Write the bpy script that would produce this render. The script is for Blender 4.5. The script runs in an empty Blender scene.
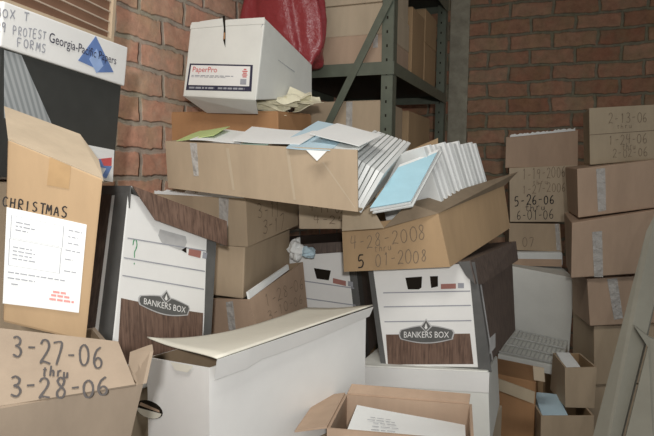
import bpy, bmesh, math, random
from mathutils import Vector as V, Matrix
random.seed(7)
col = bpy.context.scene.collection
# ------------------------------------------------------------------ camera
F, CX, CY = 642.0, 327.0, 218.0
PITCH, ROLL = math.radians(4.3), math.radians(0.8)
EYE = V((0, 0, 1.1))
fw = V((0, math.cos(PITCH), -math.sin(PITCH)))
_u = V((0, math.sin(PITCH), math.cos(PITCH)))
_r = V((1, 0, 0))
rt = _r * math.cos(ROLL) + _u * math.sin(ROLL)
up = -_r * math.sin(ROLL) + _u * math.cos(ROLL)


def at(x, y, Y):
    """point in the room at depth Y that the camera sees at photo pixel x, y"""
    d = fw + rt * ((x - CX) / F) + up * ((CY - y) / F)
    return EYE + d * (Y / d.y)


def proj(p):
    d = p - EYE
    z = d.dot(fw)
    return CX + F * d.dot(rt) / z, CY - F * d.dot(up) / z


# ------------------------------------------------------------------ materials
def new_mat(name):
    m = bpy.data.materials.new(name)
    m.use_nodes = True
    nt = m.node_tree
    b = nt.nodes['Principled BSDF']
    return m, nt, b


def N(nt, t, **k):
    n = nt.nodes.new(t)
    for a, v in k.items():
        if a in n.inputs:
            n.inputs[a].default_value = v
        else:
            setattr(n, a, v)
    return n


def ramp(nt, fac, stops):
    r = nt.nodes.new('ShaderNodeValToRGB')
    e = r.color_ramp.elements
    while len(e) < len(stops):
        e.new(0.5)
    for i, (p, c) in enumerate(stops):
        e[i].position = p
        e[i].color = (*c, 1)
    nt.links.new(fac, r.inputs[0])
    return r.outputs[0]


def mul(c, k):
    return tuple(min(1, x * k) for x in c)


def paper(name, c, rough=.75, var=.12, scale=9, stretch=(1, 1, 1), bump=.0, spec=.3):
    """matte board with faint mottling and fibre"""
    m, nt, b = new_mat(name)
    tc = N(nt, 'ShaderNodeTexCoord')
    mp = N(nt, 'ShaderNodeMapping')
    mp.inputs['Scale'].default_value = stretch
    nt.links.new(tc.outputs['Object'], mp.inputs[0])
    n1 = N(nt, 'ShaderNodeTexNoise', Scale=scale, Detail=6.0, Roughness=.65)
    nt.links.new(mp.outputs[0], n1.inputs['Vector'])
    o = ramp(nt, n1.outputs['Fac'], [(.3, mul(c, 1 - var)), (.7, mul(c, 1 + var))])
    nt.links.new(o, b.inputs['Base Color'])
    b.inputs['Roughness'].default_value = rough
    b.inputs['Specular IOR Level'].default_value = spec
    if bump:
        n2 = N(nt, 'ShaderNodeTexNoise', Scale=14.0, Detail=4.0)
        nt.links.new(mp.outputs[0], n2.inputs['Vector'])
        bp = N(nt, 'ShaderNodeBump', Strength=bump, Distance=.01)
        nt.links.new(n2.outputs['Fac'], bp.inputs['Height'])
        nt.links.new(bp.outputs[0], b.inputs['Normal'])
    return m


def wood_print(name, c1, c2):
    m, nt, b = new_mat(name)
    tc = N(nt, 'ShaderNodeTexCoord')
    mp = N(nt, 'ShaderNodeMapping')
    mp.inputs['Scale'].default_value = (1, 1, .07)
    nt.links.new(tc.outputs['Object'], mp.inputs[0])
    n1 = N(nt, 'ShaderNodeTexNoise', Scale=170.0, Detail=5.0, Roughness=.6, Distortion=.4)
    nt.links.new(mp.outputs[0], n1.inputs['Vector'])
    o = ramp(nt, n1.outputs['Fac'], [(.35, c1), (.66, c2)])
    nt.links.new(o, b.inputs['Base Color'])
    b.inputs['Roughness'].default_value = .55
    return m


def brick_mat(name, cA, cB, mortar, rough, bw, rh, phase):
    m, nt, b = new_mat(name)
    uv = N(nt, 'ShaderNodeUVMap')
    mp = N(nt, 'ShaderNodeMapping')
    mp.inputs['Location'].default_value = (phase[0], phase[1], 0)
    nt.links.new(uv.outputs[0], mp.inputs[0])
    nz = N(nt, 'ShaderNodeTexNoise', Scale=11.0, Detail=4.0, Roughness=.6)
    nt.links.new(mp.outputs[0], nz.inputs['Vector'])
    sub = N(nt, 'ShaderNodeVectorMath', operation='SUBTRACT')
    sub.inputs[1].default_value = (.5, .5, .5)
    nt.links.new(nz.outputs['Color'], sub.inputs[0])
    sc = N(nt, 'ShaderNodeVectorMath', operation='SCALE')
    sc.inputs['Scale'].default_value = .034
    nt.links.new(sub.outputs[0], sc.inputs[0])
    ad = N(nt, 'ShaderNodeVectorMath', operation='ADD')
    nt.links.new(mp.outputs[0], ad.inputs[0])
    nt.links.new(sc.outputs[0], ad.inputs[1])
    br = N(nt, 'ShaderNodeTexBrick')
    for k, v in {'Scale': 1.0, 'Mortar Size': .0105, 'Mortar Smooth': .6, 'Bias': 0.0,
                 'Brick Width': bw, 'Row Height': rh}.items():
        br.inputs[k].default_value = v
    br.inputs['Color1'].default_value = (*cA, 1)
    br.inputs['Color2'].default_value = (*cB, 1)
    br.inputs['Mortar'].default_value = (*mortar, 1)
    nt.links.new(ad.outputs[0], br.inputs['Vector'])
    # blotches, whitewash and dirt on the bricks
    n2 = N(nt, 'ShaderNodeTexNoise', Scale=24.0, Detail=8.0, Roughness=.7)
    nt.links.new(mp.outputs[0], n2.inputs['Vector'])
    d = ramp(nt, n2.outputs['Fac'], [(.3, (.62, .62, .62)), (.62, (1.12, 1.1, 1.08))])
    mx = N(nt, 'ShaderNodeMix', data_type='RGBA', blend_type='MULTIPLY')
    mx.inputs[0].default_value = .8
    nt.links.new(br.outputs['Color'], mx.inputs[6])
    nt.links.new(d, mx.inputs[7])
    # hue drifts from pink to ochre across the wall
    n4 = N(nt, 'ShaderNodeTexNoise', Scale=9.0, Detail=2.0)
    nt.links.new(mp.outputs[0], n4.inputs['Vector'])
    hue = ramp(nt, n4.outputs['Fac'], [(.36, (1.05, .95, .95)), (.5, (1, 1, 1)), (.64, (1.0, 1.02, .93))])
    mx4 = N(nt, 'ShaderNodeMix', data_type='RGBA', blend_type='MULTIPLY')
    mx4.inputs[0].default_value = 1.0
    nt.links.new(mx.outputs[2], mx4.inputs[6])
    nt.links.new(hue, mx4.inputs[7])
    n3 = N(nt, 'ShaderNodeTexNoise', Scale=4.5, Detail=6.0, Roughness=.75)
    nt.links.new(mp.outputs[0], n3.inputs['Vector'])
    w = ramp(nt, n3.outputs['Fac'], [(.5, (0, 0, 0)), (.8, (.75, .75, .75))])
    mx2 = N(nt, 'ShaderNodeMix', data_type='RGBA')
    nt.links.new(w, mx2.inputs[0])
    nt.links.new(mx4.outputs[2], mx2.inputs[6])
    mx2.inputs[7].default_value = (*mortar, 1)
    nt.links.new(mx2.outputs[2], b.inputs['Base Color'])
    b.inputs['Roughness'].default_value = rough
    b.inputs['Specular IOR Level'].default_value = .2
    inv = N(nt, 'ShaderNodeMath', operation='SUBTRACT')
    inv.inputs[0].default_value = 1
    nt.links.new(br.outputs['Fac'], inv.inputs[1])
    n2s = N(nt, 'ShaderNodeMath', operation='MULTIPLY_ADD')
    n2s.inputs[1].default_value = .5
    nt.links.new(n2.outputs['Fac'], n2s.inputs[0])
    nt.links.new(inv.outputs[0], n2s.inputs[2])
    bp = N(nt, 'ShaderNodeBump', Strength=.7, Distance=.012)
    nt.links.new(n2s.outputs[0], bp.inputs['Height'])
    nt.links.new(bp.outputs[0], b.inputs['Normal'])
    return m


def plain(name, c, rough=.5, metal=0, spec=.5, alpha=1, trans=0):
    m, nt, b = new_mat(name)
    tc = N(nt, 'ShaderNodeTexCoord')
    n1 = N(nt, 'ShaderNodeTexNoise', Scale=30.0, Detail=4.0)
    nt.links.new(tc.outputs['Object'], n1.inputs['Vector'])
    o = ramp(nt, n1.outputs['Fac'], [(.3, mul(c, .9)), (.7, mul(c, 1.1))])
    nt.links.new(o, b.inputs['Base Color'])
    b.inputs['Roughness'].default_value = rough
    b.inputs['Metallic'].default_value = metal
    b.inputs['Specular IOR Level'].default_value = spec
    b.inputs['Alpha'].default_value = alpha
    b.inputs['Transmission Weight'].default_value = trans
    return m


M = dict(
    tan=paper('cardboard tan', (.43, .335, .23), stretch=(1, 1, .25), bump=.15),
    tan_light=paper('cardboard pale tan', (.47, .385, .275), stretch=(1, 1, .25), bump=.15),
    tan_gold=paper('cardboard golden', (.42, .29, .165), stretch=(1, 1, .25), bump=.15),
    tan_pink=paper('cardboard pinkish', (.43, .31, .22), stretch=(1, 1, .25), bump=.15),
    tan_grey=paper('cardboard greyish', (.40, .33, .23), stretch=(1, 1, .25), bump=.15),
    tan_dark=paper('cardboard brown', (.33, .22, .12), stretch=(1, 1, .25), bump=.15),
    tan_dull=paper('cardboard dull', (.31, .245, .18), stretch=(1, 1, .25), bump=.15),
    orange=paper('cardboard orange', (.40, .22, .105), stretch=(1, 1, .25), bump=.12),
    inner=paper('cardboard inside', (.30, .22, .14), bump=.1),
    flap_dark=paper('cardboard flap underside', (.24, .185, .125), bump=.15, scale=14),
    white=paper('white board', (.78, .78, .75), var=.03, rough=.6),
    offwhite=paper('off white board', (.70, .71, .66), var=.05, rough=.65, bump=.1),
    cream=paper('cream board lid', (.72, .70, .60), var=.04, rough=.6, bump=.1),
    paper=paper('white paper', (.80, .82, .80), var=.03, rough=.7),
    paper2=paper('grey white paper', (.66, .68, .66), var=.05, rough=.7),
    paper_green=paper('pale green paper', (.50, .62, .26), var=.05),
    paper_teal=paper('grey green folder', (.30, .40, .33), var=.05),
    paper_blue=paper('pale blue paper', (.50, .66, .74), var=.05),
    blue=paper('blue folder', (.40, .64, .73), var=.1, scale=6),
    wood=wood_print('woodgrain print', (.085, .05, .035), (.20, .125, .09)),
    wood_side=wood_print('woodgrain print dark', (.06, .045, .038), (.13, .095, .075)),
    grey=plain('grey print', (.10, .10, .095), .55),
    grey_light=plain('pale grey print', (.48, .48, .47), .6),
    black=plain('black board', (.035, .037, .034), .5),
    ribbed=None,
    ink=plain('black marker ink', (.03, .027, .025), .6, spec=.2),
    ink_soft=plain('faded pencil', (.22, .17, .12), .8, spec=.1),
    ink_grey=plain('grey print ink', (.33, .34, .37), .7, spec=.1),
    ink_blue=plain('worn black marker ink', (.085, .078, .075), .6, spec=.1),
    ink_green=plain('green marker ink', (.02, .28, .10), .6),
    ink_red=plain('red ink', (.72, .30, .27), .6),
    ink_navy=plain('navy print ink', (.03, .03, .06), .5),
    logo_blue=plain('blue print', (.13, .22, .46), .5),
    logo_blue2=plain('light blue print', (.32, .45, .72), .5),
    stock=plain('brownish red print', (.36, .16, .13), .6),
    logo_red=plain('red print', (.60, .10, .10), .5),
    slot=plain('dark opening', (.02, .016, .012), .9, spec=.05),
    tape_tan=plain('brown packing tape', (.42, .27, .13), .3),
    rack=plain('grey green enamel', (.105, .12, .088), .45),
    rack_dark=plain('dark green enamel', (.045, .05, .04), .55),
    board=paper('painted board', (.31, .30, .245), var=.10, scale=5, bump=.2),
    concrete=paper('concrete', (.22, .20, .18), var=.2, scale=3, bump=.2),
    ceil=paper('plaster', (.55, .53, .5), var=.05, scale=3),
    wire=plain('white coated wire', (.52, .53, .50), .4),
    slat=plain('pale seam', (.44, .35, .27), .7),
    crate=paper('dark brown board', (.19, .105, .065), var=.15),
)


def ribbed_mat():
    m, nt, b = new_mat('grey ribbed print')
    tc = N(nt, 'ShaderNodeTexCoord')
    mp = N(nt, 'ShaderNodeMapping')
    mp.inputs['Rotation'].default_value = (0, math.radians(25), 0)
    nt.links.new(tc.outputs['Object'], mp.inputs[0])
    w = N(nt, 'ShaderNodeTexWave', Scale=26.0, Distortion=.0)
    w.bands_direction = 'X'
    nt.links.new(mp.outputs[0], w.inputs['Vector'])
    o = ramp(nt, w.outputs['Fac'], [(.2, (.24, .26, .26)), (.8, (.36, .38, .38))])
    nt.links.new(o, b.inputs['Base Color'])
    b.inputs['Roughness'].default_value = .6
    return m


M['ribbed'] = ribbed_mat()


def tape_mat():
    m, nt, b = new_mat('clear packing tape')
    b.inputs['Base Color'].default_value = (.62, .60, .56, 1)
    b.inputs['Roughness'].default_value = .16
    b.inputs['Alpha'].default_value = .55
    tc = N(nt, 'ShaderNodeTexCoord')
    n2 = N(nt, 'ShaderNodeTexNoise', Scale=40.0, Detail=2.0)
    nt.links.new(tc.outputs['Object'], n2.inputs['Vector'])
    bp = N(nt, 'ShaderNodeBump', Strength=.8, Distance=.015)
    nt.links.new(n2.outputs['Fac'], bp.inputs['Height'])
    nt.links.new(bp.outputs[0], b.inputs['Normal'])
    return m


M['tape'] = tape_mat()


def plastic(name, c, rough, alpha):
    m, nt, b = new_mat(name)
    b.inputs['Base Color'].default_value = (*c, 1)
    b.inputs['Roughness'].default_value = rough
    b.inputs['Alpha'].default_value = alpha
    tc = N(nt, 'ShaderNodeTexCoord')
    n2 = N(nt, 'ShaderNodeTexNoise', Scale=22.0, Detail=5.0)
    nt.links.new(tc.outputs['Object'], n2.inputs['Vector'])
    bp = N(nt, 'ShaderNodeBump', Strength=.5, Distance=.02)
    nt.links.new(n2.outputs['Fac'], bp.inputs['Height'])
    nt.links.new(bp.outputs[0], b.inputs['Normal'])
    return m


M['bag'] = plastic('red plastic film', (.26, .035, .04), .32, 1)
M['wrap'] = plastic('cream plastic film', (.74, .70, .52), .3, 1)


# ------------------------------------------------------------------ objects
def tag(o, label=None, cat=None, group=None, kind=None):
    for k, v in (('label', label), ('category', cat), ('group', group), ('kind', kind)):
        if v:
            o[k] = v
    return o


def empty(name, loc, rz, label, cat, group=None):
    o = bpy.data.objects.new(name, None)
    o.empty_display_size = .05
    col.objects.link(o)
    o.matrix_world = Matrix.Translation(loc) @ Matrix.Rotation(rz, 4, 'Z')
    o.location = loc
    o.rotation_euler = (0, 0, rz)
    return tag(o, label, cat, group)


def mat_of(o):
    """world matrix from the stored location and yaw of a thing and its ancestors"""
    m = Matrix.Translation(o.location) @ Matrix.Rotation(o.rotation_euler.z, 4, 'Z')
    return mat_of(o.parent) @ m if o.parent else m


def link(name, bm, mat, parent=None, origin=None, smooth=False, label=None):
    """bm holds world coordinates; the object gets its own origin or its parent's frame"""
    me = bpy.data.meshes.new(name)
    bmesh.ops.recalc_face_normals(bm, faces=bm.faces)
    if parent is not None:
        bm.transform(mat_of(parent).inverted())
    elif origin is not None:
        bm.transform(Matrix.Translation(-origin))
    bm.to_mesh(me)
    bm.free()
    for m in (mat if isinstance(mat, (list, tuple)) else [mat]):
        me.materials.append(m)
    if smooth:
        for p in me.polygons:
            p.use_smooth = True
    o = bpy.data.objects.new(name, me)
    col.objects.link(o)
    if parent is not None:
        o.parent = parent
    elif origin is not None:
        o.location = origin
    if label:
        o['label'] = label
    return o


def base_of(bm):
    zs = [v.co.z for v in bm.verts]
    c = sum((v.co for v in bm.verts), V()) / len(bm.verts)
    return V((c.x, c.y, min(zs)))


def solo(name, bm, mat, label, cat, group=None, smooth=False):
    return tag(link(name, bm, mat, None, base_of(bm), smooth), label, cat, group)


HEXF = [(0, 3, 2, 1), (4, 5, 6, 7), (0, 1, 5, 4), (1, 2, 6, 5), (2, 3, 7, 6), (3, 0, 4, 7)]


def hexa(c8, bev=0, bm=None, seg=2):
    own = bmesh.new()
    vs = [own.verts.new(p) for p in c8]
    for f in HEXF:
        own.faces.new([vs[i] for i in f])
    if bev:
        bmesh.ops.subdivide_edges(own, edges=own.edges[:], cuts=5, use_grid_fill=True)
        ring = [e for e in own.edges if len(e.link_faces) == 2 and e.calc_face_angle(0) > .7]
        bmesh.ops.bevel(own, geom=ring, offset=bev, segments=seg, affect='EDGES', profile=.6)
    if bm is None:
        return own
    me = bpy.data.meshes.new('t')
    own.to_mesh(me)
    own.free()
    bm.from_mesh(me)
    bpy.data.meshes.remove(me)
    return bm


def bar(bm, p, q, w, h, side=V((1, 0, 0)), bev=0):
    """square bar from p to q, w across 'side', h across the third axis"""
    d = (q - p).normalized()
    s = (side - d * side.dot(d)).normalized()
    t = d.cross(s)
    c = []
    for e in (p, q):
        for a, b in ((-1, -1), (1, -1), (1, 1), (-1, 1)):
            c.append(e + s * (a * w / 2) + t * (b * h / 2))
    return hexa(c, bev, bm)


def prism(pts, t, bm=None, bev=0):
    """flat polygon of board given thickness vector t"""
    own = bmesh.new() if bm is None else bm
    a = [own.verts.new(p) for p in pts]
    b = [own.verts.new(p + t) for p in pts]
    n = len(pts)
    own.faces.new(a)
    own.faces.new(b[::-1])
    for i in range(n):
        own.faces.new((a[i], b[i], b[(i + 1) % n], a[(i + 1) % n]))
    return own


def sheet(q, th=.0012, bend=.006, seed=0, n=10):
    """thin sheet over the four world points q (bilinear), slightly buckled, with thickness"""
    rnd = random.Random(seed)
    k = [rnd.uniform(-1, 1) for _ in range(8)]
    nrm = (q[1] - q[0]).cross(q[3] - q[0]).normalized()
    if nrm.z < 0:
        nrm = -nrm
    bm = bmesh.new()
    lay = []
    for s in (0, 1):
        g = []
        for j in range(n + 1):
            for i in range(n + 1):
                u, v = i / n, j / n
                p = q[0] * (1 - u) * (1 - v) + q[1] * u * (1 - v) + q[2] * u * v + q[3] * (1 - u) * v
                d = bend * (k[0] * math.sin(3 * u + 2 * k[1]) + k[2] * math.sin(3.3 * v + 2 * k[3])
                            + .6 * k[4] * math.sin(5 * u + 4 * v * k[5]))
                g.append(bm.verts.new(p + nrm * (d + s * th)))
        lay.append(g)
    m = n + 1
    for s, g in enumerate(lay):
        for j in range(n):
            for i in range(n):
                f = [g[j * m + i], g[j * m + i + 1], g[(j + 1) * m + i + 1], g[(j + 1) * m + i]]
                bm.faces.new(f if s else f[::-1])
    rim = [i for i in range(n)] + [i * m + n for i in range(n)] + [n * m + n - i for i in range(n)] + [(n - i) * m for i in range(n)]
    for a, b in zip(rim, rim[1:] + rim[:1]):
        bm.faces.new((lay[0][a], lay[0][b], lay[1][b], lay[1][a]))
    return bm


class Box:
    """six-sided board box from eight world corners: flb frb brb blb / flt frt brt blt"""

    def __init__(s, c8):
        s.c = [V(p) for p in c8]

    def T(s, u, v, w):
        c = s.c
        lo = c[0] * (1 - u) * (1 - v) + c[1] * u * (1 - v) + c[2] * u * v + c[3] * (1 - u) * v
        hi = c[4] * (1 - u) * (1 - v) + c[5] * u * (1 - v) + c[6] * u * v + c[7] * (1 - u) * v
        return lo * (1 - w) + hi * w

    def P(s, face, a, b):
        return {'front': (a, 0, b), 'right': (1, a, b), 'left': (0, 1 - a, b), 'top': (a, b, 1)}[face]

    def on(s, face, a, b, off=0.0):
        p = s.T(*s.P(face, a, b))
        if off:
            e = 1e-3
            da = s.T(*s.P(face, a + e, b)) - p
            db = s.T(*s.P(face, a, b + e)) - p
            p = p + da.cross(db).normalized() * off
        return p

    def ab(s, face, x, y):
        a = b = .5
        for _ in range(25):
            p0 = proj(s.on(face, a, b))
            e = 1e-3
            pa = proj(s.on(face, a + e, b))
            pb = proj(s.on(face, a, b + e))
            j = [(pa[0] - p0[0]) / e, (pb[0] - p0[0]) / e, (pa[1] - p0[1]) / e, (pb[1] - p0[1]) / e]
            det = j[0] * j[3] - j[1] * j[2]
            rx, ry = x - p0[0], y - p0[1]
            a += max(-.5, min(.5, (rx * j[3] - ry * j[1]) / det))
            b += max(-.5, min(.5, (ry * j[0] - rx * j[2]) / det))
        return a, b

    def quad(s, face, px):
        """photo-measured tl, tr, br, bl -> face coordinates bl, br, tr, tl"""
        q = [s.ab(face, *p) for p in px]
        return [q[3], q[2], q[1], q[0]]


def bil(q, u, v):
    return tuple(q[0][k] * (1 - u) * (1 - v) + q[1][k] * u * (1 - v) + q[2][k] * u * v + q[3][k] * (1 - u) * v for k in (0, 1))


def patch(B, face, q, mat, name, off=.0008, parent=None, n=6, th=.0006, label=None):
    """thin printed or glued panel lying on a face; q = bl, br, tr, tl in face coordinates"""
    bm = bmesh.new()
    g = [[], []]
    for k, o in enumerate((max(off - th, .0001), off)):
        for j in range(n + 1):
            for i in range(n + 1):
                g[k].append(bm.verts.new(B.on(face, *bil(q, i / n, j / n), o)))
    m = n + 1
    for k in (0, 1):
        for j in range(n):
            for i in range(n):
                f = [g[k][j * m + i], g[k][j * m + i + 1], g[k][(j + 1) * m + i + 1], g[k][(j + 1) * m + i]]
                bm.faces.new(f)
    rim = [i for i in range(n)] + [i * m + n for i in range(n)] + [n * m + n - i for i in range(n)] + [(n - i) * m for i in range(n)]
    for a, b in zip(rim, rim[1:] + rim[:1]):
        bm.faces.new((g[0][a], g[0][b], g[1][b], g[1][a]))
    return link(name, bm, mat, parent or B.root, label=label)


def rect(a0, b0, a1, b1):
    return [(a0, b0), (a1, b0), (a1, b1), (a0, b1)]


def shape(B, face, q, pts, mat, name, off, parent=None, label=None, th=.0005):
    """flat printed polygon, points in the unit square of quad q"""
    bm = bmesh.new()
    a = [bm.verts.new(B.on(face, *bil(q, *p), off)) for p in pts]
    b = [bm.verts.new(B.on(face, *bil(q, *p), off - th)) for p in pts]
    bm.faces.new(a)
    bm.faces.new(b[::-1])
    for i in range(len(pts)):
        j = (i + 1) % len(pts)
        bm.faces.new((a[i], a[j], b[j], b[i]))
    return link(name, bm, mat, parent or B.root, label=label)


def printed(B, face, q, text, mat, name, off=.0014, parent=None, label=None):
    """typeset words stretched over quad q"""
    cu = bpy.data.curves.new('t', 'FONT')
    cu.body = text
    cu.resolution_u = 3
    to = bpy.data.objects.new('t', cu)
    col.objects.link(to)
    bpy.context.view_layer.update()
    me = bpy.data.meshes.new_from_object(to.evaluated_get(bpy.context.evaluated_depsgraph_get()))
    bpy.data.objects.remove(to)
    bpy.data.curves.remove(cu)
    bm = bmesh.new()
    bm.from_mesh(me)
    bpy.data.meshes.remove(me)
    xs = [v.co.x for v in bm.verts]
    ys = [v.co.y for v in bm.verts]
    x0, x1, y0, y1 = min(xs), max(xs), min(ys), max(ys)
    for v in bm.verts:
        v.co = B.on(face, *bil(q, (v.co.x - x0) / (x1 - x0), (v.co.y - y0) / (y1 - y0)), off)
    return link(name, bm, mat, parent or B.root, label=label)


GL = {
    '0': [[(2, 6), (.7, 5), (.3, 3), (.8, .8), (2, 0), (3.3, 1), (3.7, 3), (3.2, 5), (2, 6)]],
    '1': [[(1.4, 5), (2.2, 6), (2, 0)]],
    '2': [[(.4, 4.8), (1.2, 5.9), (2.6, 5.9), (3.3, 4.7), (2.6, 3), (.3, .1), (1.4, .5), (3.8, .1)]],
    '3': [[(.5, 5.4), (1.8, 6), (3.2, 5.2), (2.8, 3.8), (1.4, 3.2), (3, 2.7), (3.5, 1.4), (2.3, .1), (.3, .6)]],
    '4': [[(1, 6), (.5, 2.8), (3.6, 3)], [(2.9, 6), (2.7, 0)]],
    '5': [[(3.4, 6), (1, 5.9), (.7, 3.4), (2.4, 3.7), (3.4, 2.2), (2.6, .4), (.4, .2)]],
    '6': [[(3, 6), (1.3, 4.6), (.5, 2), (1.4, .2), (3, .5), (3.3, 2), (2, 2.9), (.7, 1.9)]],
    '7': [[(.4, 5.8), (3.6, 6), (1.6, 0)]],
    '8': [[(3, 5.2), (1.8, 6), (.8, 5), (1.6, 3.6), (3.1, 2), (2.4, .2), (1, .3), (.7, 1.8), (2.4, 3.6), (3, 5.2)]],
    '9': [[(3.2, 4.4), (1.6, 3.2), (.6, 4.4), (1.4, 5.9), (3, 5.6), (3.2, 4.2), (2.6, 0)]],
    '-': [[(.8, 3), (3.2, 3.2)]], ' ': [],
    '?': [[(.8, 4.6), (1.3, 5.8), (2.6, 5.9), (3.2, 4.8), (2.6, 3.7), (1.9, 3), (2, 1.7)]],
    '.': [[(2, .5), (2.1, .1)]],
    't': [[(2, 5), (1.9, .6), (2.8, 0)], [(.6, 3.6), (3.4, 3.8)]],
    'h': [[(.8, 6), (.7, 0)], [(.7, 2), (2, 3.4), (3, 2.6), (3.2, 0)]],
    'r': [[(1, 3.4), (1, 0)], [(1, 2.2), (2, 3.4), (3.2, 3.2)]],
    'u': [[(.7, 3.4), (.8, .6), (2, 0), (3, 1), (3.2, 3.4), (3.4, 0)]],
    'A': [[(.2, 0), (2, 6), (3.8, 0)], [(1, 2.4), (3, 2.4)]],
    'B': [[(.6, 0), (.6, 6), (2.8, 5.6), (2.8, 3.6), (.6, 3.2), (3.3, 2.6), (3.2, .4), (.6, 0)]],
    'C': [[(3.5, 5.2), (2, 6), (.6, 4.4), (.5, 1.6), (1.8, 0), (3.6, .8)]],
    'E': [[(3.4, 6), (.6, 5.9), (.6, 0), (3.5, .1)], [(.6, 3), (2.8, 3.1)]],
    'F': [[(3.6, 6), (.6, 5.9), (.6, 0)], [(.6, 3), (2.8, 3.1)]],
    'H': [[(.6, 6), (.6, 0)], [(3.4, 6), (3.4, 0)], [(.6, 3), (3.4, 3.2)]],
    'I': [[(2, 6), (2, 0)]],
    'M': [[(.2, 0), (.8, 6), (2, 2), (3.3, 6), (3.8, 0)]],
    'O': [[(2, 6), (.5, 4.6), (.5, 1.4), (2, 0), (3.5, 1.4), (3.5, 4.6), (2, 6)]],
    'P': [[(.7, 0), (.7, 6), (3, 5.7), (3.2, 3.6), (.7, 3)]],
    'R': [[(.7, 0), (.7, 6), (3, 5.7), (3.1, 3.7), (.7, 3.1), (3.5, 0)]],
    'S': [[(3.4, 5.4), (2, 6), (.7, 4.9), (1.4, 3.4), (3.1, 2.4), (3.2, .9), (1.8, 0), (.4, .7)]],
    'T': [[(.2, 6), (3.8, 6)], [(2, 6), (2, 0)]],
    'X': [[(.4, 6), (3.6, 0)], [(3.5, 6), (.4, 0)]],
}


def written(B, face, q, text, mat, name='handwriting', w=.003, off=.0012, parent=None, seed=1, label=None):
    """marker writing: thin ribbons of ink over quad q"""
    rnd = random.Random(seed)
    bm = bmesh.new()
    n = len(text)
    for k, ch in enumerate(text):
        dx, dy, s = rnd.uniform(-.3, .3), rnd.uniform(-.4, .4), rnd.uniform(.88, 1.08)
        for st in GL.get(ch, []):
            # round the corners a little
            pts = []
            for i in range(len(st) - 1):
                for t in (0, .25, .5, .75):
                    p0 = st[max(i - 1, 0)]
                    p1, p2 = st[i], st[i + 1]
                    p3 = st[min(i + 2, len(st) - 1)]
                    pts.append(tuple(.5 * (2 * p1[c] + (p2[c] - p0[c]) * t + (2 * p0[c] - 5 * p1[c] + 4 * p2[c] - p3[c]) * t * t
                                           + (3 * p1[c] - p0[c] - 3 * p2[c] + p3[c]) * t ** 3) for c in (0, 1)))
            pts.append(st[-1])
            L, R_ = [], []
            W = []
            for (x, y) in pts:
                u = (k * 5 + .5 + x * s + dx) / (5 * n)
                v = (y * s + dy) / 6
                W.append((B.on(face, *bil(q, u, v), off), B.on(face, *bil(q, u, v), off + .001)))
            for i, (p, pn) in enumerate(W):
                d = (W[min(i + 1, len(W) - 1)][0] - W[max(i - 1, 0)][0])
                if d.length < 1e-7:
                    d = V((1, 0, 0))
                sd = d.normalized().cross((pn - p).normalized()) * (w / 2 * rnd.uniform(.8, 1.1))
                L.append(bm.verts.new(p + sd))
                R_.append(bm.verts.new(p - sd))
            for i in range(len(W) - 1):
                bm.faces.new((L[i], L[i + 1], R_[i + 1], R_[i]))
    return link(name, bm, mat, parent or B.root, label=label)


def thing_box(c8, name, label, cat, group=None):
    B = Box(c8)
    base = (B.c[0] + B.c[1] + B.c[2] + B.c[3]) / 4
    base.z = min(p.z for p in B.c[:4])
    d = B.c[1] - B.c[0]
    B.root = empty(name, base, math.atan2(d.y, d.x), label, cat, group)
    return B


def carton(c8, label, mat, name='carton', group=None, bev=.004, body='body', cat='box'):
    B = thing_box(c8, name, label, cat, group)
    B.body = link(body, hexa(B.c, bev), mat, B.root)
    return B


def seam(B, mat=None):
    """the two closing flaps on a shut top, meeting along the middle"""
    for s in (0, 1):
        q = rect(.01, .015 + .49 * s, .99, .495 + .49 * s)
        patch(B, 'top', q, mat or M['tan'], 'top_flap', off=.0032, th=.003, n=1)


def open_carton(c8, label, mat, name='open_carton', group=None, th=.006, inner=None, floor=.03, skip_right=False):
    B = thing_box(c8, name, label, 'box', group)
    bm = bmesh.new()
    e = (B.c[1] - B.c[0]).length
    f = (B.c[3] - B.c[0]).length
    tu, tv = th / e, th / f
    ring = [(0, 0), (1, 0), (1, 1), (0, 1)]
    ins = [(tu, tv), (1 - tu, tv), (1 - tu, 1 - tv), (tu, 1 - tv)]
    ob = [bm.verts.new(B.T(u, v, 0)) for u, v in ring]
    ot = [bm.verts.new(B.T(u, v, 1)) for u, v in ring]
    it = [bm.verts.new(B.T(u, v, 1)) for u, v in ins]
    ib = [bm.verts.new(B.T(u, v, floor)) for u, v in ins]
    bm.faces.new(ob[::-1])
    inn = [bm.faces.new(ib)]
    for i in range(4):
        j = (i + 1) % 4
        bm.faces.new((ob[i], ob[j], ot[j], ot[i]))
        bm.faces.new((ot[i], ot[j], it[j], it[i]))
        inn.append(bm.faces.new((it[i], it[j], ib[j], ib[i])))
    for fc in inn:
        fc.material_index = 1
    if skip_right:
        # one end torn open: floor, front, back and left panels only
        bm.free()
        bm = bmesh.new()
        for (u0, u1, v0, v1, w0, w1) in ((0, 1, 0, tv, 0, 1), (0, 1, 1 - tv, 1, 0, 1), (0, tu, tv, 1 - tv, 0, 1), (tu, 1, tv, 1 - tv, 0, floor)):
            hexa([B.T(u, v, w) for w in (w0, w1) for u, v in ((u0, v0), (u1, v0), (u1, v1), (u0, v1))], .0006, bm)
        B.body = link('body', bm, mat, B.root)
        return B
    bmesh.ops.subdivide_edges(bm, edges=bm.edges[:], cuts=5, use_grid_fill=True)
    B.body = link('body', bm, [mat, inner or M['inner']], B.root)
    return B


def tape(B, face, q, label=None, mat=None):
    return patch(B, face, q, mat or M['tape'], 'packing_tape', off=.0012, label=label)

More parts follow.
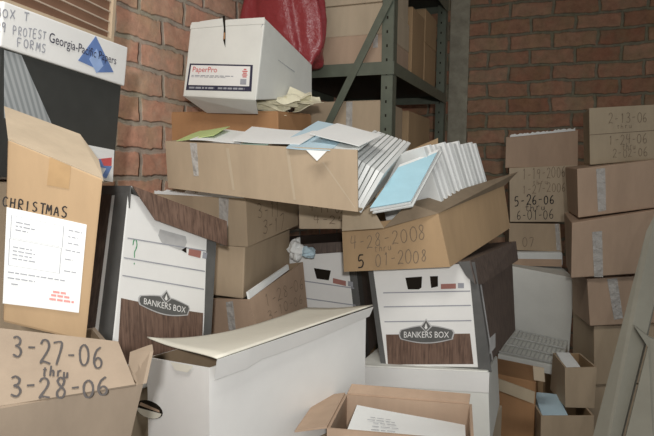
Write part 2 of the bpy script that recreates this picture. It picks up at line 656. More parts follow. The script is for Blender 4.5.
FLASH, FILL, AMB, EXPO = 84.0, 28.0, .42, 0.12
BOX = {
'gp':[[-0.573,1.093,1.08],[-0.471,1.412,1.067],[-0.679,1.48,1.086],[-0.782,1.161,1.099],[-0.545,1.096,1.372],[-0.443,1.415,1.359],[-0.651,1.483,1.378],[-0.754,1.164,1.391]],
'xmas':[[-0.488,0.957,0.863],[-0.373,0.983,0.827],[-0.438,1.108,0.831],[-0.548,1.082,0.867],[-0.46,0.928,1.139],[-0.333,0.955,1.083],[-0.398,1.08,1.087],[-0.52,1.053,1.143]],
'lowleft':[[-0.457,0.831,0.5],[-0.338,0.944,0.5],[-0.43,1.122,0.5],[-0.586,1.011,0.5],[-0.422,0.794,0.79],[-0.262,0.906,0.788],[-0.395,1.083,0.825],[-0.549,0.971,0.828]],
'bankL':[[-0.466,1.336,0.6],[-0.312,1.564,0.6],[-0.478,1.686,0.6],[-0.645,1.456,0.6],[-0.443,1.427,1.044],[-0.282,1.643,0.952],[-0.441,1.763,0.962],[-0.601,1.546,1.025]],
'filebox':[[-0.39,1.385,0.45],[-0.23,1.256,0.45],[0.107,1.671,0.45],[-0.053,1.801,0.45],[-0.389,1.377,0.685],[-0.23,1.248,0.704],[0.106,1.663,0.723],[-0.053,1.793,0.698]],
'bankR':[[0.165,1.851,0.527],[0.436,1.703,0.571],[0.621,2.069,0.585],[0.365,2.217,0.542],[0.122,1.861,0.813],[0.378,1.714,0.858],[0.601,2.08,0.87],[0.324,2.228,0.828]],
'bankM':[[-0.196,2.232,0.431],[0.139,2.133,0.466],[0.221,2.421,0.475],[-0.11,2.52,0.438],[-0.238,2.235,0.82],[0.088,2.135,0.857],[0.178,2.423,0.864],[-0.153,2.522,0.827]],
'whiteR':[[0.102,1.845,0.36],[0.448,1.676,0.36],[0.561,2.005,0.36],[0.216,2.174,0.36],[0.094,1.845,0.53],[0.436,1.68,0.57],[0.549,2.009,0.515],[0.208,2.174,0.515]],
'front':[[0.007,1.329,0.3],[0.308,1.269,0.3],[0.353,1.495,0.3],[0.052,1.555,0.3],[0.006,1.334,0.549],[0.307,1.274,0.551],[0.353,1.5,0.545],[0.051,1.56,0.544]],
'apr':[[0.051,1.841,0.806],[0.324,1.665,0.851],[0.601,2.098,0.918],[0.342,2.274,0.87],[0.043,1.838,0.936],[0.288,1.662,0.992],[0.575,2.095,1.058],[0.314,2.271,1.006]],
'big':[[-0.44,1.774,1.044],[0.076,1.579,0.997],[0.157,1.803,1.019],[-0.36,1.998,1.051],[-0.445,1.762,1.172],[0.071,1.567,1.149],[0.161,1.791,1.161],[-0.355,1.986,1.193]],
'behind':[[-0.526,2.171,1.06],[-0.152,2.014,1.06],[-0.056,2.244,1.06],[-0.394,2.371,1.06],[-0.529,2.164,1.282],[-0.156,2.006,1.276],[-0.058,2.236,1.287],[-0.396,2.364,1.289]],
'paperpro':[[-0.458,2.039,1.325],[-0.217,1.936,1.304],[-0.058,2.275,1.35],[-0.305,2.378,1.315],[-0.433,2.044,1.554],[-0.192,1.941,1.546],[-0.06,2.28,1.465],[-0.289,2.383,1.527]],
'cartA':[[-0.53,1.968,0.884],[-0.228,1.847,0.874],[-0.098,2.172,0.911],[-0.399,2.293,0.91],[-0.531,1.957,1.024],[-0.233,1.837,1.019],[-0.1,2.162,1.044],[-0.4,2.283,1.05]],
'cartB':[[-0.435,1.932,0.725],[-0.243,1.862,0.718],[-0.125,2.186,0.755],[-0.321,2.255,0.75],[-0.437,1.921,0.874],[-0.237,1.851,0.873],[-0.126,2.175,0.897],[-0.322,2.244,0.899]],
'cartC':[[-0.375,1.931,0.45],[-0.136,1.843,0.45],[-0.041,2.135,0.45],[-0.23,2.23,0.45],[-0.41,1.913,0.708],[-0.223,1.82,0.724],[-0.078,2.118,0.793],[-0.273,2.211,0.753]],
'mid':[[-0.092,2.115,0.903],[0.075,2.073,0.909],[0.123,2.267,0.908],[-0.046,2.309,0.908],[-0.097,2.115,1.012],[0.077,2.073,1.004],[0.124,2.267,1.007],[-0.046,2.309,1.007]],
'r1':[[0.812,2.949,1.119],[1.112,2.863,1.132],[1.191,3.132,1.134],[0.892,3.218,1.119],[0.812,2.951,1.26],[1.106,2.864,1.291],[1.184,3.133,1.282],[0.885,3.22,1.268]],
'r2':[[0.838,2.932,0.873],[1.121,2.858,0.883],[1.191,3.13,0.883],[0.905,3.203,0.872],[0.826,2.934,1.119],[1.111,2.861,1.136],[1.182,3.132,1.133],[0.896,3.205,1.123]],
'r3':[[0.838,2.932,0.744],[1.065,2.884,0.744],[1.117,3.158,0.744],[0.895,3.206,0.741],[0.834,2.932,0.868],[1.051,2.885,0.871],[1.116,3.159,0.871],[0.893,3.206,0.867]],
'c1':[[1.012,2.488,1.132],[1.274,2.474,1.159],[1.357,2.733,1.154],[1.092,2.747,1.138],[0.999,2.488,1.35],[1.263,2.474,1.367],[1.345,2.734,1.368],[1.079,2.748,1.352]],
'c2':[[0.936,2.387,0.934],[1.247,2.402,0.978],[1.306,2.662,0.979],[0.993,2.647,0.944],[0.922,2.382,1.116],[1.234,2.397,1.157],[1.286,2.657,1.16],[0.973,2.642,1.125]],
'c3':[[0.908,2.358,0.712],[1.243,2.371,0.737],[1.325,2.65,0.751],[0.993,2.637,0.718],[0.899,2.349,0.918],[1.226,2.363,0.973],[1.304,2.642,0.97],[0.972,2.629,0.938]],
'wbox':[[0.785,2.718,0.301],[1.04,2.688,0.291],[1.068,2.936,0.287],[0.806,2.966,0.298],[0.789,2.722,0.701],[1.053,2.692,0.658],[1.084,2.941,0.669],[0.822,2.971,0.68]],
'pale':[[0.837,2.903,0.674],[1.062,2.858,0.679],[1.117,3.132,0.678],[0.888,3.177,0.673],[0.83,2.903,0.738],[1.059,2.858,0.747],[1.115,3.132,0.746],[0.887,3.178,0.741]],
'c4':[[0.997,2.384,0.526],[1.253,2.405,0.536],[1.291,2.665,0.533],[1.029,2.644,0.521],[0.979,2.387,0.705],[1.244,2.408,0.72],[1.283,2.667,0.715],[1.021,2.646,0.703]],
'c5':[[1.031,2.403,0.293],[1.271,2.422,0.299],[1.288,2.682,0.296],[1.046,2.662,0.29],[1.021,2.405,0.521],[1.263,2.425,0.528],[1.282,2.684,0.525],[1.04,2.665,0.519]],
'c6':[[0.842,2.188,0.284],[0.94,2.181,0.285],[0.957,2.365,0.285],[0.852,2.372,0.284],[0.835,2.189,0.424],[0.943,2.181,0.431],[0.956,2.365,0.427],[0.858,2.373,0.424]],
'c7':[[0.744,2.13,0.0],[0.918,2.115,0.0],[0.934,2.308,0.0],[0.76,2.323,0.0],[0.737,2.127,0.275],[0.911,2.112,0.284],[0.929,2.305,0.284],[0.755,2.32,0.281]],
}
# ------------------------------------------------------------------ the room
WL0, WLd = V((-.578, 2.04, 0)), V((.407, .914, 0)).normalized()      # left brick wall
WR0, WRd = V((1.26, 3.47, 0)), V((.914, -.407, 0)).normalized()      # right brick wall
_s = ((WR0 - WL0).x * WRd.y - (WR0 - WL0).y * WRd.x) / (WLd.x * WRd.y - WLd.y * WRd.x)
CORNER = WL0 + WLd * _s


def wall(name, p0, d, n, L, mat, H=2.7, th=.1):
    """slab of brick from p0 along d; n points into the room; UV in metres"""
    bm = bmesh.new()
    uvl = bm.loops.layers.uv.new('UVMap')
    c = []
    for k in (0, 1):
        for s, z in ((0, 0), (L, 0), (L, H), (0, H)):
            c.append(bm.verts.new(p0 + d * s + V((0, 0, z)) - n * (th * k)))
    for f in ((0, 1, 2, 3), (4, 7, 6, 5), (0, 4, 5, 1), (1, 5, 6, 2), (2, 6, 7, 3), (3, 7, 4, 0)):
        fc = bm.faces.new([c[i] for i in f])
        for l in fc.loops:
            r = l.vert.co - WL0
            l[uvl].uv = ((l.vert.co - CORNER).dot(d), l.vert.co.z)
    return tag(link(name, bm, mat), kind='structure')


nL = V((WLd.y, -WLd.x, 0))
nR = V((-WRd.y, WRd.x, 0)) * -1
if nR.y > 0:
    nR = -nR
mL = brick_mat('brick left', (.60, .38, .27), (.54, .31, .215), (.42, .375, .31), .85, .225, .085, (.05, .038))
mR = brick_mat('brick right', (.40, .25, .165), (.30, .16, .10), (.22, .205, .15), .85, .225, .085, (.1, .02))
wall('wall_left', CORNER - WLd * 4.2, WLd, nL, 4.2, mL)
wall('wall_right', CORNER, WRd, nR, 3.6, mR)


def on_wall(x):
    '''distance along the right wall from the corner that the photo shows at column x'''
    lo, hi = 0.0, 3.0
    for _ in range(40):
        m = (lo + hi) / 2
        if proj(CORNER + WRd * m + V((0, 0, 1.6)))[0] < x:
            lo = m
        else:
            hi = m
    return lo


ua, ub = on_wall(449), on_wall(468)
a_, b_ = CORNER + WRd * ua, CORNER + WRd * ub
tag(link('trim_1', hexa([a_ + nR * .008, b_ + nR * .008, b_, a_, *[p + V((0, 0, 2.7)) for p in (a_ + nR * .008, b_ + nR * .008, b_, a_)]], .002),
         paper('worn plaster', (.33, .31, .24), var=.25, scale=14, bump=.4)), kind='structure')
bm = hexa([V((-3, -1.2, -.08)), V((4, -1.2, -.08)), V((4, 4.2, -.08)), V((-3, 4.2, -.08)),
           V((-3, -1.2, 0)), V((4, -1.2, 0)), V((4, 4.2, 0)), V((-3, 4.2, 0))])
tag(link('floor', bm, M['concrete']), kind='structure')
bm = hexa([V((-3, -1.2, 2.7)), V((4, -1.2, 2.7)), V((4, 4.2, 2.7)), V((-3, 4.2, 2.7)),
           V((-3, -1.2, 2.78)), V((4, -1.2, 2.78)), V((4, 4.2, 2.78)), V((-3, 4.2, 2.78))])
tag(link('ceiling', bm, M['ceil']), kind='structure')


# ------------------------------------------------------------------ tall paper carton, upper left
gp = carton(BOX['gp'], 'black paper carton with white printed lid band marked in pen, against the left brick wall', M['black'], 'paper_carton')
patch(gp, 'front', gp.quad('front', [(4, 50), (21, 55), (55, 132), (4, 118)]), M['ribbed'], 'ribbed_print')
patch(gp, 'front', gp.quad('front', [(62, 140), (114, 150), (112.5, 182), (58, 172)]), M['white'], 'lower_label')
shape(gp, 'front', gp.quad('front', [(97, 158), (112, 157), (111, 180), (97, 178)]), [(.05, .95), (.95, .98), (.95, .62), (.35, .6)], M['logo_red'], 'red_emblem', .0016)
shape(gp, 'front', gp.quad('front', [(97, 158), (112, 157), (111, 180), (97, 178)]),
      [(.0, .9), (.18, .55), (.6, .5), (.3, .1), (.62, .05), (.98, .6), (.4, .62), (.2, .95)], M['logo_blue'], 'blue_emblem', .0018)
# lid: a shallow cap slightly larger than the carton
lid = Box([gp.T(-.02, -.03, .745), gp.T(1.005, -.03, .715), gp.T(1.02, 1.03, .73), gp.T(-.02, 1.03, .73),
           gp.T(-.02, -.03, 1.0), gp.T(1.005, -.03, 1.0), gp.T(1.02, 1.03, 1.0), gp.T(-.02, 1.03, 1.0)])
lo = link('lid', hexa(lid.c, .003), M['white'], gp.root)
lid.root = gp.root
tri = lid.quad('front', [(77, 36), (114, 36), (114, 73), (77, 73)])
shape(lid, 'front', tri, [(.02, .34), (.48, 1.0), (.98, .02), (.52, .02), (.5, .1), (.45, .14)], M['logo_blue'], 'triangle_logo', .001, lo)
shape(lid, 'front', tri, [(.3, .38), (.5, .66), (.68, .2), (.52, .02), (.5, .0)], M['logo_blue2'], 'triangle_highlight', .0014, lo)
printed(lid, 'front', lid.quad('front', [(49, 32), (116, 57), (115, 67), (48, 45)]), 'Georgia-Pacific Papers', M['ink_navy'], 'printed_name', .0018, lo)
written(lid, 'front', lid.quad('front', [(-6, 7), (30, 13), (29, 21), (-6, 16)]), 'BOX T', M['ink_grey'], w=.0024, parent=lo)
written(lid, 'front', lid.quad('front', [(-5, 21), (47, 32), (46, 40), (-5, 31)]), '29 PROTEST', M['ink_grey'], w=.0022, parent=lo, seed=3)
written(lid, 'front', lid.quad('front', [(16, 37), (47, 44), (46, 53), (16, 46)]), 'FORMS', M['ink_grey'], w=.0024, parent=lo, seed=4)

# dark brown slatted tray standing on the lid
f0 = gp.T(.0, .02, 1.0) + V((0, 0, .002))
f1 = gp.T(.90, .02, 1.0) + V((0, 0, .002))
b1 = gp.T(.90, .75, 1.0) + V((0, 0, .002))
b0 = gp.T(.0, .75, 1.0) + V((0, 0, .002))
H = V((.012, .004, .17))
tr = Box([f0, f1, b1, b0, f0 + H, f1 + H, b1 + H, b0 + H])
tr.root = empty('slatted_tray', (f0 + f1 + b1 + b0) / 4, math.atan2((f1 - f0).y, (f1 - f0).x),
                'dark brown slatted tray with a tan edge on the white lid of the paper carton', 'tray')
link('panel', hexa([tr.T(u, v, w) for u, v, w in ((.02, .06, .03), (.97, .06, .03), (.97, 1, .03), (.02, 1, .03), (.02, .06, 1), (.97, .06, 1), (.97, 1, 1), (.02, 1, 1))]), M['crate'], tr.root)
link('edge_strip', hexa([tr.T(u, v, w) for u, v, w in ((0, 0, 0), (1, 0, 0), (1, .3, 0), (0, .3, 0), (0, 0, .035), (1, 0, .035), (1, .3, .035), (0, .3, .035))]), M['tan'], tr.root)
link('edge_strip', hexa([tr.T(u, v, w) for u, v, w in ((.97, 0, .035), (1, 0, .035), (1, .3, .035), (.97, .3, .035), (.97, 0, 1), (1, 0, 1), (1, .3, 1), (.97, .3, 1))]), M['tan'], tr.root)
for k in range(7):
    w0 = .10 + k * .125
    link('slat', hexa([tr.T(u, v, w) for u, v, w in ((.02, .03, w0 + .05), (.965, .03, w0), (.965, .06, w0), (.02, .06, w0 + .05),
                                                      (.02, .03, w0 + .066), (.965, .03, w0 + .016), (.965, .06, w0 + .016), (.02, .06, w0 + .066))]), M['slat'], tr.root)

# ------------------------------------------------------------------ carton with the shipping label
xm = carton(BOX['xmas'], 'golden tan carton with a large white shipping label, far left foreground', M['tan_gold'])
fl = [xm.on('front', *xm.ab('front', x, y), 0) for x, y in ((8, 139), (103, 178))]
back = [at(80, 134, fl[1].y + .16), at(4, 106, fl[0].y + .15)]
mid_ = at(99, 160, fl[1].y + .08)
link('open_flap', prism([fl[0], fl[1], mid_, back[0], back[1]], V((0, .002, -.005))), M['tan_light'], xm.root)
patch(xm, 'front', xm.quad('front', [(50, 157), (71, 166), (69, 189), (47, 185)]), M['tape_tan'], 'packing_tape', label='brown patch of tape')
lb = xm.quad('front', [(7, 207), (87, 224.5), (79, 312.5), (3, 303)])
lbo = patch(xm, 'front', lb, M['paper'], 'shipping_label', off=.0016, label='white printed shipping label')


def sub(q, u0, v0, u1, v1):
    return [bil(q, u0, v0), bil(q, u1, v0), bil(q, u1, v1), bil(q, u0, v1)]


def frame(B, face, q, mat, parent, t=.012, name='ruled_box', off=.0022):
    """rectangular ruled outline"""
    bm = bmesh.new()
    for (u0, v0, u1, v1) in ((0, 0, 1, t), (0, 1 - t, 1, 1), (0, 0, t, 1), (1 - t, 0, 1, 1)):
        vs = [bm.verts.new(B.on(face, *p, off)) for p in sub(q, u0, v0, u1, v1)]
        bm.faces.new(vs)
    return link(name, bm, mat, parent)


def lines(B, face, q, rows, mat, parent, t=.006, name='print_lines', off=.0022, dash=0, seed=0):
    """rows of tiny print: (v, u0, u1)"""
    rnd = random.Random(seed)
    bm = bmesh.new()
    for v, u0, u1 in rows:
        u = u0
        while u < u1 - 1e-6:
            e = min(u1, u + rnd.uniform(.03, .09)) if dash else u1
            vs = [bm.verts.new(B.on(face, *p, off)) for p in sub(q, u, v - t, e, v + t)]
            bm.faces.new(vs)
            u = e + (.015 if dash else 0)
    return link(name, bm, mat, parent)


frame(xm, 'front', sub(lb, .06, .70, .72, .93), M['ink_grey'], lbo)
frame(xm, 'front', sub(lb, .05, .41, .71, .69), M['ink_grey'], lbo)
lines(xm, 'front', lb, [(.87, .12, .3), (.83, .12, .36), (.79, .12, .28), (.61, .1, .34), (.57, .1, .38), (.53, .1, .36), (.49, .1, .4),
                         (.90, .78, .95), (.83, .78, .9), (.76, .78, .92), (.68, .76, .95), (.58, .76, .86), (.45, .76, .92), (.34, .05, .8), (.28, .05, .4), (.22, .1, .2)],
      M['ink_grey'], lbo, t=.006, dash=1, seed=2)
lines(xm, 'front', lb, [(.16, .62, .86), (.115, .60, .94), (.20, .64, .82)], M['ink_red'], lbo, t=.012, dash=1, seed=5, name='red_stamp')
written(xm, 'front', xm.quad('front', [(3, 196), (68, 208), (67, 218), (2, 206)]), 'CHRISTMAS', M['ink'], w=.0022, seed=8)

# ------------------------------------------------------------------ open carton, lower left
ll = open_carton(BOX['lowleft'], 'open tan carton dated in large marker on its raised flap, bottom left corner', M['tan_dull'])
WQ = [at(-8, 409, .805), at(135, 386, .885), at(118, 343, .955), at(-8, 329, .90)]
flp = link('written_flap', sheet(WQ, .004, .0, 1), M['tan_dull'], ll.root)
W_ = Box([WQ[0], WQ[1], WQ[1] + V((0, .1, 0)), WQ[0] + V((0, .1, 0)), WQ[3], WQ[2], WQ[2] + V((0, .1, 0)), WQ[3] + V((0, .1, 0))])
W_.root = ll.root
written(W_, 'front', W_.quad('front', [(10, 337), (104, 350), (104, 371), (10, 360)]), '3-27-06', M['ink_blue'], w=.0032, off=.006, parent=flp, seed=2)
written(W_, 'front', W_.quad('front', [(42, 367), (70, 370), (69, 381), (41, 378)]), 'thru', M['ink_blue'], w=.0026, off=.006, parent=flp, seed=4)
written(W_, 'front', W_.quad('front', [(8, 379), (110, 381), (110, 398), (8, 400)]), '3-28-06', M['ink_blue'], w=.0032, off=.006, parent=flp, seed=6)
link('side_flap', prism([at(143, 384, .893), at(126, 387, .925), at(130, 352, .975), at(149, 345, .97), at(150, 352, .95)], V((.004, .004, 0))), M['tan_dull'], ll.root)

# ------------------------------------------------------------------ file storage boxes with woodgrain print


def banker_logo(B, q):
    badge = []
    for i in range(13):
        t = i / 12
        badge.append((t, .62 + .20 * math.sin(math.pi * t)))
    badge += [(1.03, .5), (1.0, .28)]
    for i in range(13):
        t = 1 - i / 12
        badge.append((t, .22 - .18 * math.sin(math.pi * t)))
    badge += [(-.03, .35), (-.03, .5)]
    rim = [(.5 + (x - .5) * 1.05, .43 + (y - .43) * 1.14) for x, y in badge]
    o = shape(B, 'front', q, rim, M['grey_light'], 'logo_badge', .0022)
    shape(B, 'front', q, badge, M['grey'], 'badge_face', .0028, o)
    shape(B, 'front', q, [(.38, .80), (.44, .98), (.5, 1.18), (.56, .98), (.62, .80), (.5, .52)], M['grey_light'], 'crest', .0032, o)
    shape(B, 'front', q, [(.41, .80), (.46, .95), (.5, 1.1), (.54, .95), (.59, .80), (.5, .58)], M['grey'], 'crest_field', .0038, o)
    shape(B, 'front', q, [(.47, .74), (.5, .98), (.53, .74), (.57, .84), (.5, .66), (.43, .84)], M['white'], 'crest_mark', .0042, o)
    printed(B, 'front', sub(q, .05, .27, .95, .56), 'BANKERS BOX', M['white'], 'logo_words', .0036, o)


bl = carton(BOX['bankL'], 'white file box with woodgrain print and a green question mark, behind the shipping-label carton', M['white'], 'file_box', 'woodgrain file boxes')
patch(bl, 'left', rect(.76, 0, 1, 1), M['grey'], 'corner_stripe')
patch(bl, 'left', rect(.70, 0, .76, .9), M['white'], 'border_line')
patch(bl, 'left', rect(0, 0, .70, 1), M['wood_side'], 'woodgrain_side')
patch(bl, 'front', bl.quad('front', [(207, 226), (217, 228), (210, 350), (203, 350)]), M['grey'], 'corner_stripe')
patch(bl, 'front', bl.quad('front', [(121, 298), (203, 313), (201, 372), (117, 362)]), M['wood'], 'woodgrain_front')
lines(bl, 'front', bl.quad('front', [(126, 231), (206, 244), (203, 302), (121, 288)]), [(.88, .02, 1), (.53, 0, 1), (.22, 0, 1)], M['ink_grey'], bl.root, t=.010, name='form_lines', off=.0012)
shape(bl, 'front', bl.quad('front', [(158, 228), (187, 236), (186, 252), (158, 243)]), [(.06, .95), (.94, .95), (1, .6), (.9, .1), (.75, 0), (.12, .1), (0, .5)], M['grey_light'], 'hand_hole', .0012, label='grey hand hole flap')
shape(bl, 'front', bl.quad('front', [(183, 246), (186, 247), (186, 253), (181, 250)]), [(0, 0), (1, 0), (1, 1)], M['slot'], 'hand_hole_gap', .0016)
patch(bl, 'front', bl.quad('front', [(189, 248), (201, 251), (200, 258), (188, 255)]), M['stock'], 'stock_mark', off=.0012)
patch(bl, 'front', bl.quad('front', [(203, 252), (207, 253), (206, 259), (202, 258)]), M['ink_grey'], 'stock_mark', off=.0012)
written(bl, 'front', bl.quad('front', [(131, 241), (139, 242), (138, 267), (130, 265)]), '?', M['ink_green'], w=.0026, label='green question mark')
written(bl, 'front', bl.quad('front', [(131, 241), (139, 242), (138, 267), (130, 265)]), '.', M['ink_green'], 'ink_dot', w=.0026)
banker_logo(bl, bl.quad('front', [(141, 288), (188, 298), (186, 319), (140, 309)]))
# lid, lifted and tipped: top plate, woodgrain front flange, grey side flange
lp = bl.root
tp = [bl.on('front', *bl.ab('front', 128, 186), .012), bl.on('front', *bl.ab('front', 222.5, 221), .012)]
bk = bl.T(.5, 1, 1) - bl.T(.5, 0, 1)
plate = link('lid', prism([tp[0], tp[1], tp[1] + bk * 1.08, tp[0] + bk * 1.08], V((0, 0, -.003))), M['white'], lp)
lf = [tp[0], tp[1], bl.on('front', *bl.ab('front', 222, 246), .016), bl.on('front', *bl.ab('front', 150, 220), .016)]
link('lid_front_flange', prism(lf, V((.003, -.002, 0))), M['wood'], plate)
sf = [tp[0], tp[0] + bk * .62, tp[0] + bk * .60 - V((0, 0, .062)), tp[0] - V((0, 0, .05)) + bk * .03]
link('lid_side_flange', prism(sf, V((-.003, 0, 0))), M['grey'], plate)

br_ = carton(BOX['bankR'], 'white file box with woodgrain print and dark right side, under the dated open carton', M['white'], 'file_box', 'woodgrain file boxes')
patch(br_, 'front', rect(-.0, 0, .055, 1), M['grey'], 'corner_stripe')
patch(br_, 'front', br_.quad('front', [(386, 334.5), (470, 333.5), (473.5, 364), (388, 364.5)]), M['wood'], 'woodgrain_front')
patch(br_, 'front', br_.quad('front', [(468.5, 262), (475, 262), (492, 372), (478.5, 372)]), M['grey'], 'corner_stripe')
patch(br_, 'right', rect(0, 0, .17, 1), M['grey'], 'corner_stripe')
patch(br_, 'right', rect(.17, 0, .2, 1), M['grey_light'], 'border_line')
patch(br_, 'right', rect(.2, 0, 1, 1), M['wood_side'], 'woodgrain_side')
patch(br_, 'right', br_.quad('right', [(489.5, 338), (495, 333), (495, 347), (489.5, 354)]), M['grey_light'], 'side_mark', off=.0014)
lines(br_, 'front', br_.quad('front', [(383, 286), (470, 284), (472, 330), (385, 331)]), [(.85, 0, 1), (.54, 0, 1), (.21, 0, 1)], M['ink_grey'], br_.root, t=.012, name='form_lines', off=.0012)
shape(br_, 'front', br_.quad('front', [(405.5, 277), (438, 276), (438, 289), (405.5, 290)]), [(0, .95), (.52, 1), (.5, .15), (.42, .02), (.08, .05)], M['slot'], 'hand_hole', .0012)
shape(br_, 'front', br_.quad('front', [(405.5, 277), (438, 276), (438, 289), (405.5, 290)]), [(.76, 1), (1, 1), (1, .2), (.8, .1)], M['slot'], 'hand_hole', .0012)
patch(br_, 'front', br_.quad('front', [(441, 284), (456, 283.5), (456, 288.5), (441, 289)]), M['stock'], 'stock_mark', off=.0012)
patch(br_, 'front', br_.quad('front', [(458, 283), (464, 283), (464, 288), (458, 288)]), M['ink_grey'], 'stock_mark', off=.0012)
banker_logo(br_, br_.quad('front', [(402, 322), (452, 322), (452, 343), (402, 343)]))
lidR = link('lid', hexa([br_.T(u, v, w) for u, v, w in ((-.01, -.02, .99), (1.03, -.02, .99), (1.03, 1.02, .99), (-.01, 1.02, .99), (-.01, -.02, 1.015), (1.03, -.02, 1.015), (1.03, 1.02, 1.015), (-.01, 1.02, 1.015))]), M['wood_side'], br_.root)
link('lid_side_flange', prism([br_.T(1.03, -.02, 1.015), br_.T(1.03, 1.02, 1.015), br_.T(1.045, 1.02, .80), br_.T(1.05, .10, .76), br_.T(1.045, -.03, .80)], V((.004, 0, 0))), M['wood_side'], lidR)
link('lid_corner', prism([br_.T(.93, -.025, 1.01), br_.T(1.035, -.025, 1.01), br_.T(1.05, -.035, .80), br_.T(.985, -.03, .88)], V((0, -.003, 0))), M['grey'], lidR, label='grey lid corner')

bmM = carton(BOX['bankM'], 'white file box with dark hand hole, half hidden behind the long white box', M['white'], 'file_box', 'woodgrain file boxes')
patch(bmM, 'front', rect(.93, 0, 1.0, 1), M['grey'], 'corner_stripe')
patch(bmM, 'right', rect(.0, 0, .2, 1), M['grey'], 'corner_stripe')
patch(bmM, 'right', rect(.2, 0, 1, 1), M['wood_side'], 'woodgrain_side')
shape(bmM, 'front', bmM.quad('front', [(314, 268), (331, 270), (330, 281), (315, 279)]), [(0, 1), (1, .95), (.92, .05), (.12, .05)], M['slot'], 'hand_hole', .0012)
patch(bmM, 'front', bmM.quad('front', [(333, 278), (346, 281), (346, 286), (333, 283)]), M['stock'], 'stock_mark', off=.0012)
patch(bmM, 'front', bmM.quad('front', [(348, 281), (353, 282), (353, 287), (348, 286)]), M['ink_grey'], 'stock_mark', off=.0012)
lines(bmM, 'front', bmM.quad('front', [(250, 270), (354, 285), (358, 330), (250, 315)]), [(.93, 0, 1), (.55, 0, 1), (.2, 0, 1)], M['ink_grey'], bmM.root, t=.012, name='form_lines', off=.0012)
ld = hexa([bmM.T(u, v, w) for u, v, w in ((-.02, -.03, .92), (1.02, -.03, .93), (1.02, 1.02, .93), (-.02, 1.02, .92), (-.02, -.03, 1.02), (1.02, -.03, 1.02), (1.02, 1.02, 1.02), (-.02, 1.02, 1.02))], .002)
link('lid', ld, M['wood_side'], bmM.root, label='dark woodgrain lid')

# ------------------------------------------------------------------ long white file box in front
fb = open_carton(BOX['filebox'], 'long plain white file box with its lid askew, centre foreground', M['white'], 'storage_box', th=.004)
L0 = [at(147, 340, fb.c[4].y), at(212, 362, fb.c[5].y - .012), at(368, 309, fb.c[6].y), at(300, 304, fb.c[7].y)]
L0[3] = fb.c[7] + V((-.004, .002, 0))
rim_ = V((0, 0, -.035))
out = (fb.T(1, .5, 1) - fb.T(0, .5, 1)).normalized() * .006
top_ = [p + V((0, 0, .006)) for p in L0]
top_[1] += out * 2.4
top_[2] += out * 2.4
n_ = 16
bms_ = sheet([top_[0], top_[1], top_[2], top_[3]], th=.003, bend=.004, seed=12, n=n_)
for v_ in bms_.verts:
    # the long left side of the lid has sagged
    e_ = top_[3] - top_[0]
    t_ = max(0, min(1, (v_.co - top_[0]).dot(e_) / e_.dot(e_)))
    c_ = top_[1] - top_[0]
    s_ = max(0, min(1, (v_.co - top_[0] - e_ * t_).dot(c_) / c_.dot(c_)))
    v_.co.z -= .024 * math.sin(math.pi * t_ ** .8) * (1 - s_) ** 1.3
lidF = link('lid', bms_, M['cream'], fb.root, smooth=True)
nn = 12
bmf = bmesh.new()
rows_ = []
for i in range(nn + 1):
    t = i / nn
    p = top_[1].lerp(top_[2], t)
    h = .030 + .006 * math.sin(4 * t) + (.012 * (1 - t) if t < .2 else 0)
    rows_.append((p, p + V((0, 0, -h)) - out * (2.0 if 0 < i else 1.6)))
vv = [[bmf.verts.new(q + out * (.5 * k)) for q in r for k in (0, 1)] for r in rows_]
for i in range(nn):
    a, b = vv[i], vv[i + 1]
    bmf.faces.new((a[0], b[0], b[2], a[2]))
    bmf.faces.new((a[1], a[3], b[3], b[1]))
    bmf.faces.new((a[2], b[2], b[3], a[3]))
    bmf.faces.new((a[0], a[1], b[1], b[0]))
link('lid_flange', bmf, M['white'], lidF)
ov = [(.5 + .5 * math.cos(k * math.pi / 10), .5 + .5 * math.sin(k * math.pi / 10)) for k in range(20)]
hq = fb.quad('front', [(136, 397), (163, 404), (163, 422), (136, 415)])
shape(fb, 'front', hq, ov, M['slot'], 'hand_hole', .001)
shape(fb, 'front', hq, [(.5 + .46 * math.cos(math.pi + k * math.pi / 8), .45 + .42 * math.sin(math.pi + k * math.pi / 8)) for k in range(9)], M['cream'], 'paper_edge', .0016, label='cream paper showing in the hand hole')
shape(fb, 'front', hq, [(.15, .62), (.9, .5), (.88, .62), (.2, .8)], M['tan_pink'], 'paper_edge', .0018)
shape(fb, 'front', fb.quad('front', [(142, 370), (149, 372), (149, 379), (142, 377)]), [(.1, .5), (.4, 1), (.9, .7), (.9, .2), (.4, 0)], M['slot'], 'finger_hole', .001)
tabs = prism([fb.on('front', .42, 1.0, .003), fb.on('front', .78, 1.0, .003), fb.on('front', .7, .94, .004), fb.on('front', .5, .94, .004)], V((0, -.001, 0)))
link('lid_tab', tabs, M['cream'], fb.root)

wr = carton(BOX['whiteR'], 'plain white box under the right-hand woodgrain file box', M['offwhite'], 'storage_box')
link('lid_flange', hexa([wr.T(u, v, w) for u, v, w in ((-.012, -.006, .66), (1.0, -.006, .72), (1.0, 0, .72), (-.012, 0, .66), (-.015, -.022, .985), (1.01, -.018, .985), (1.01, 0, .985), (-.015, 0, .985))]), M['white'], wr.root)

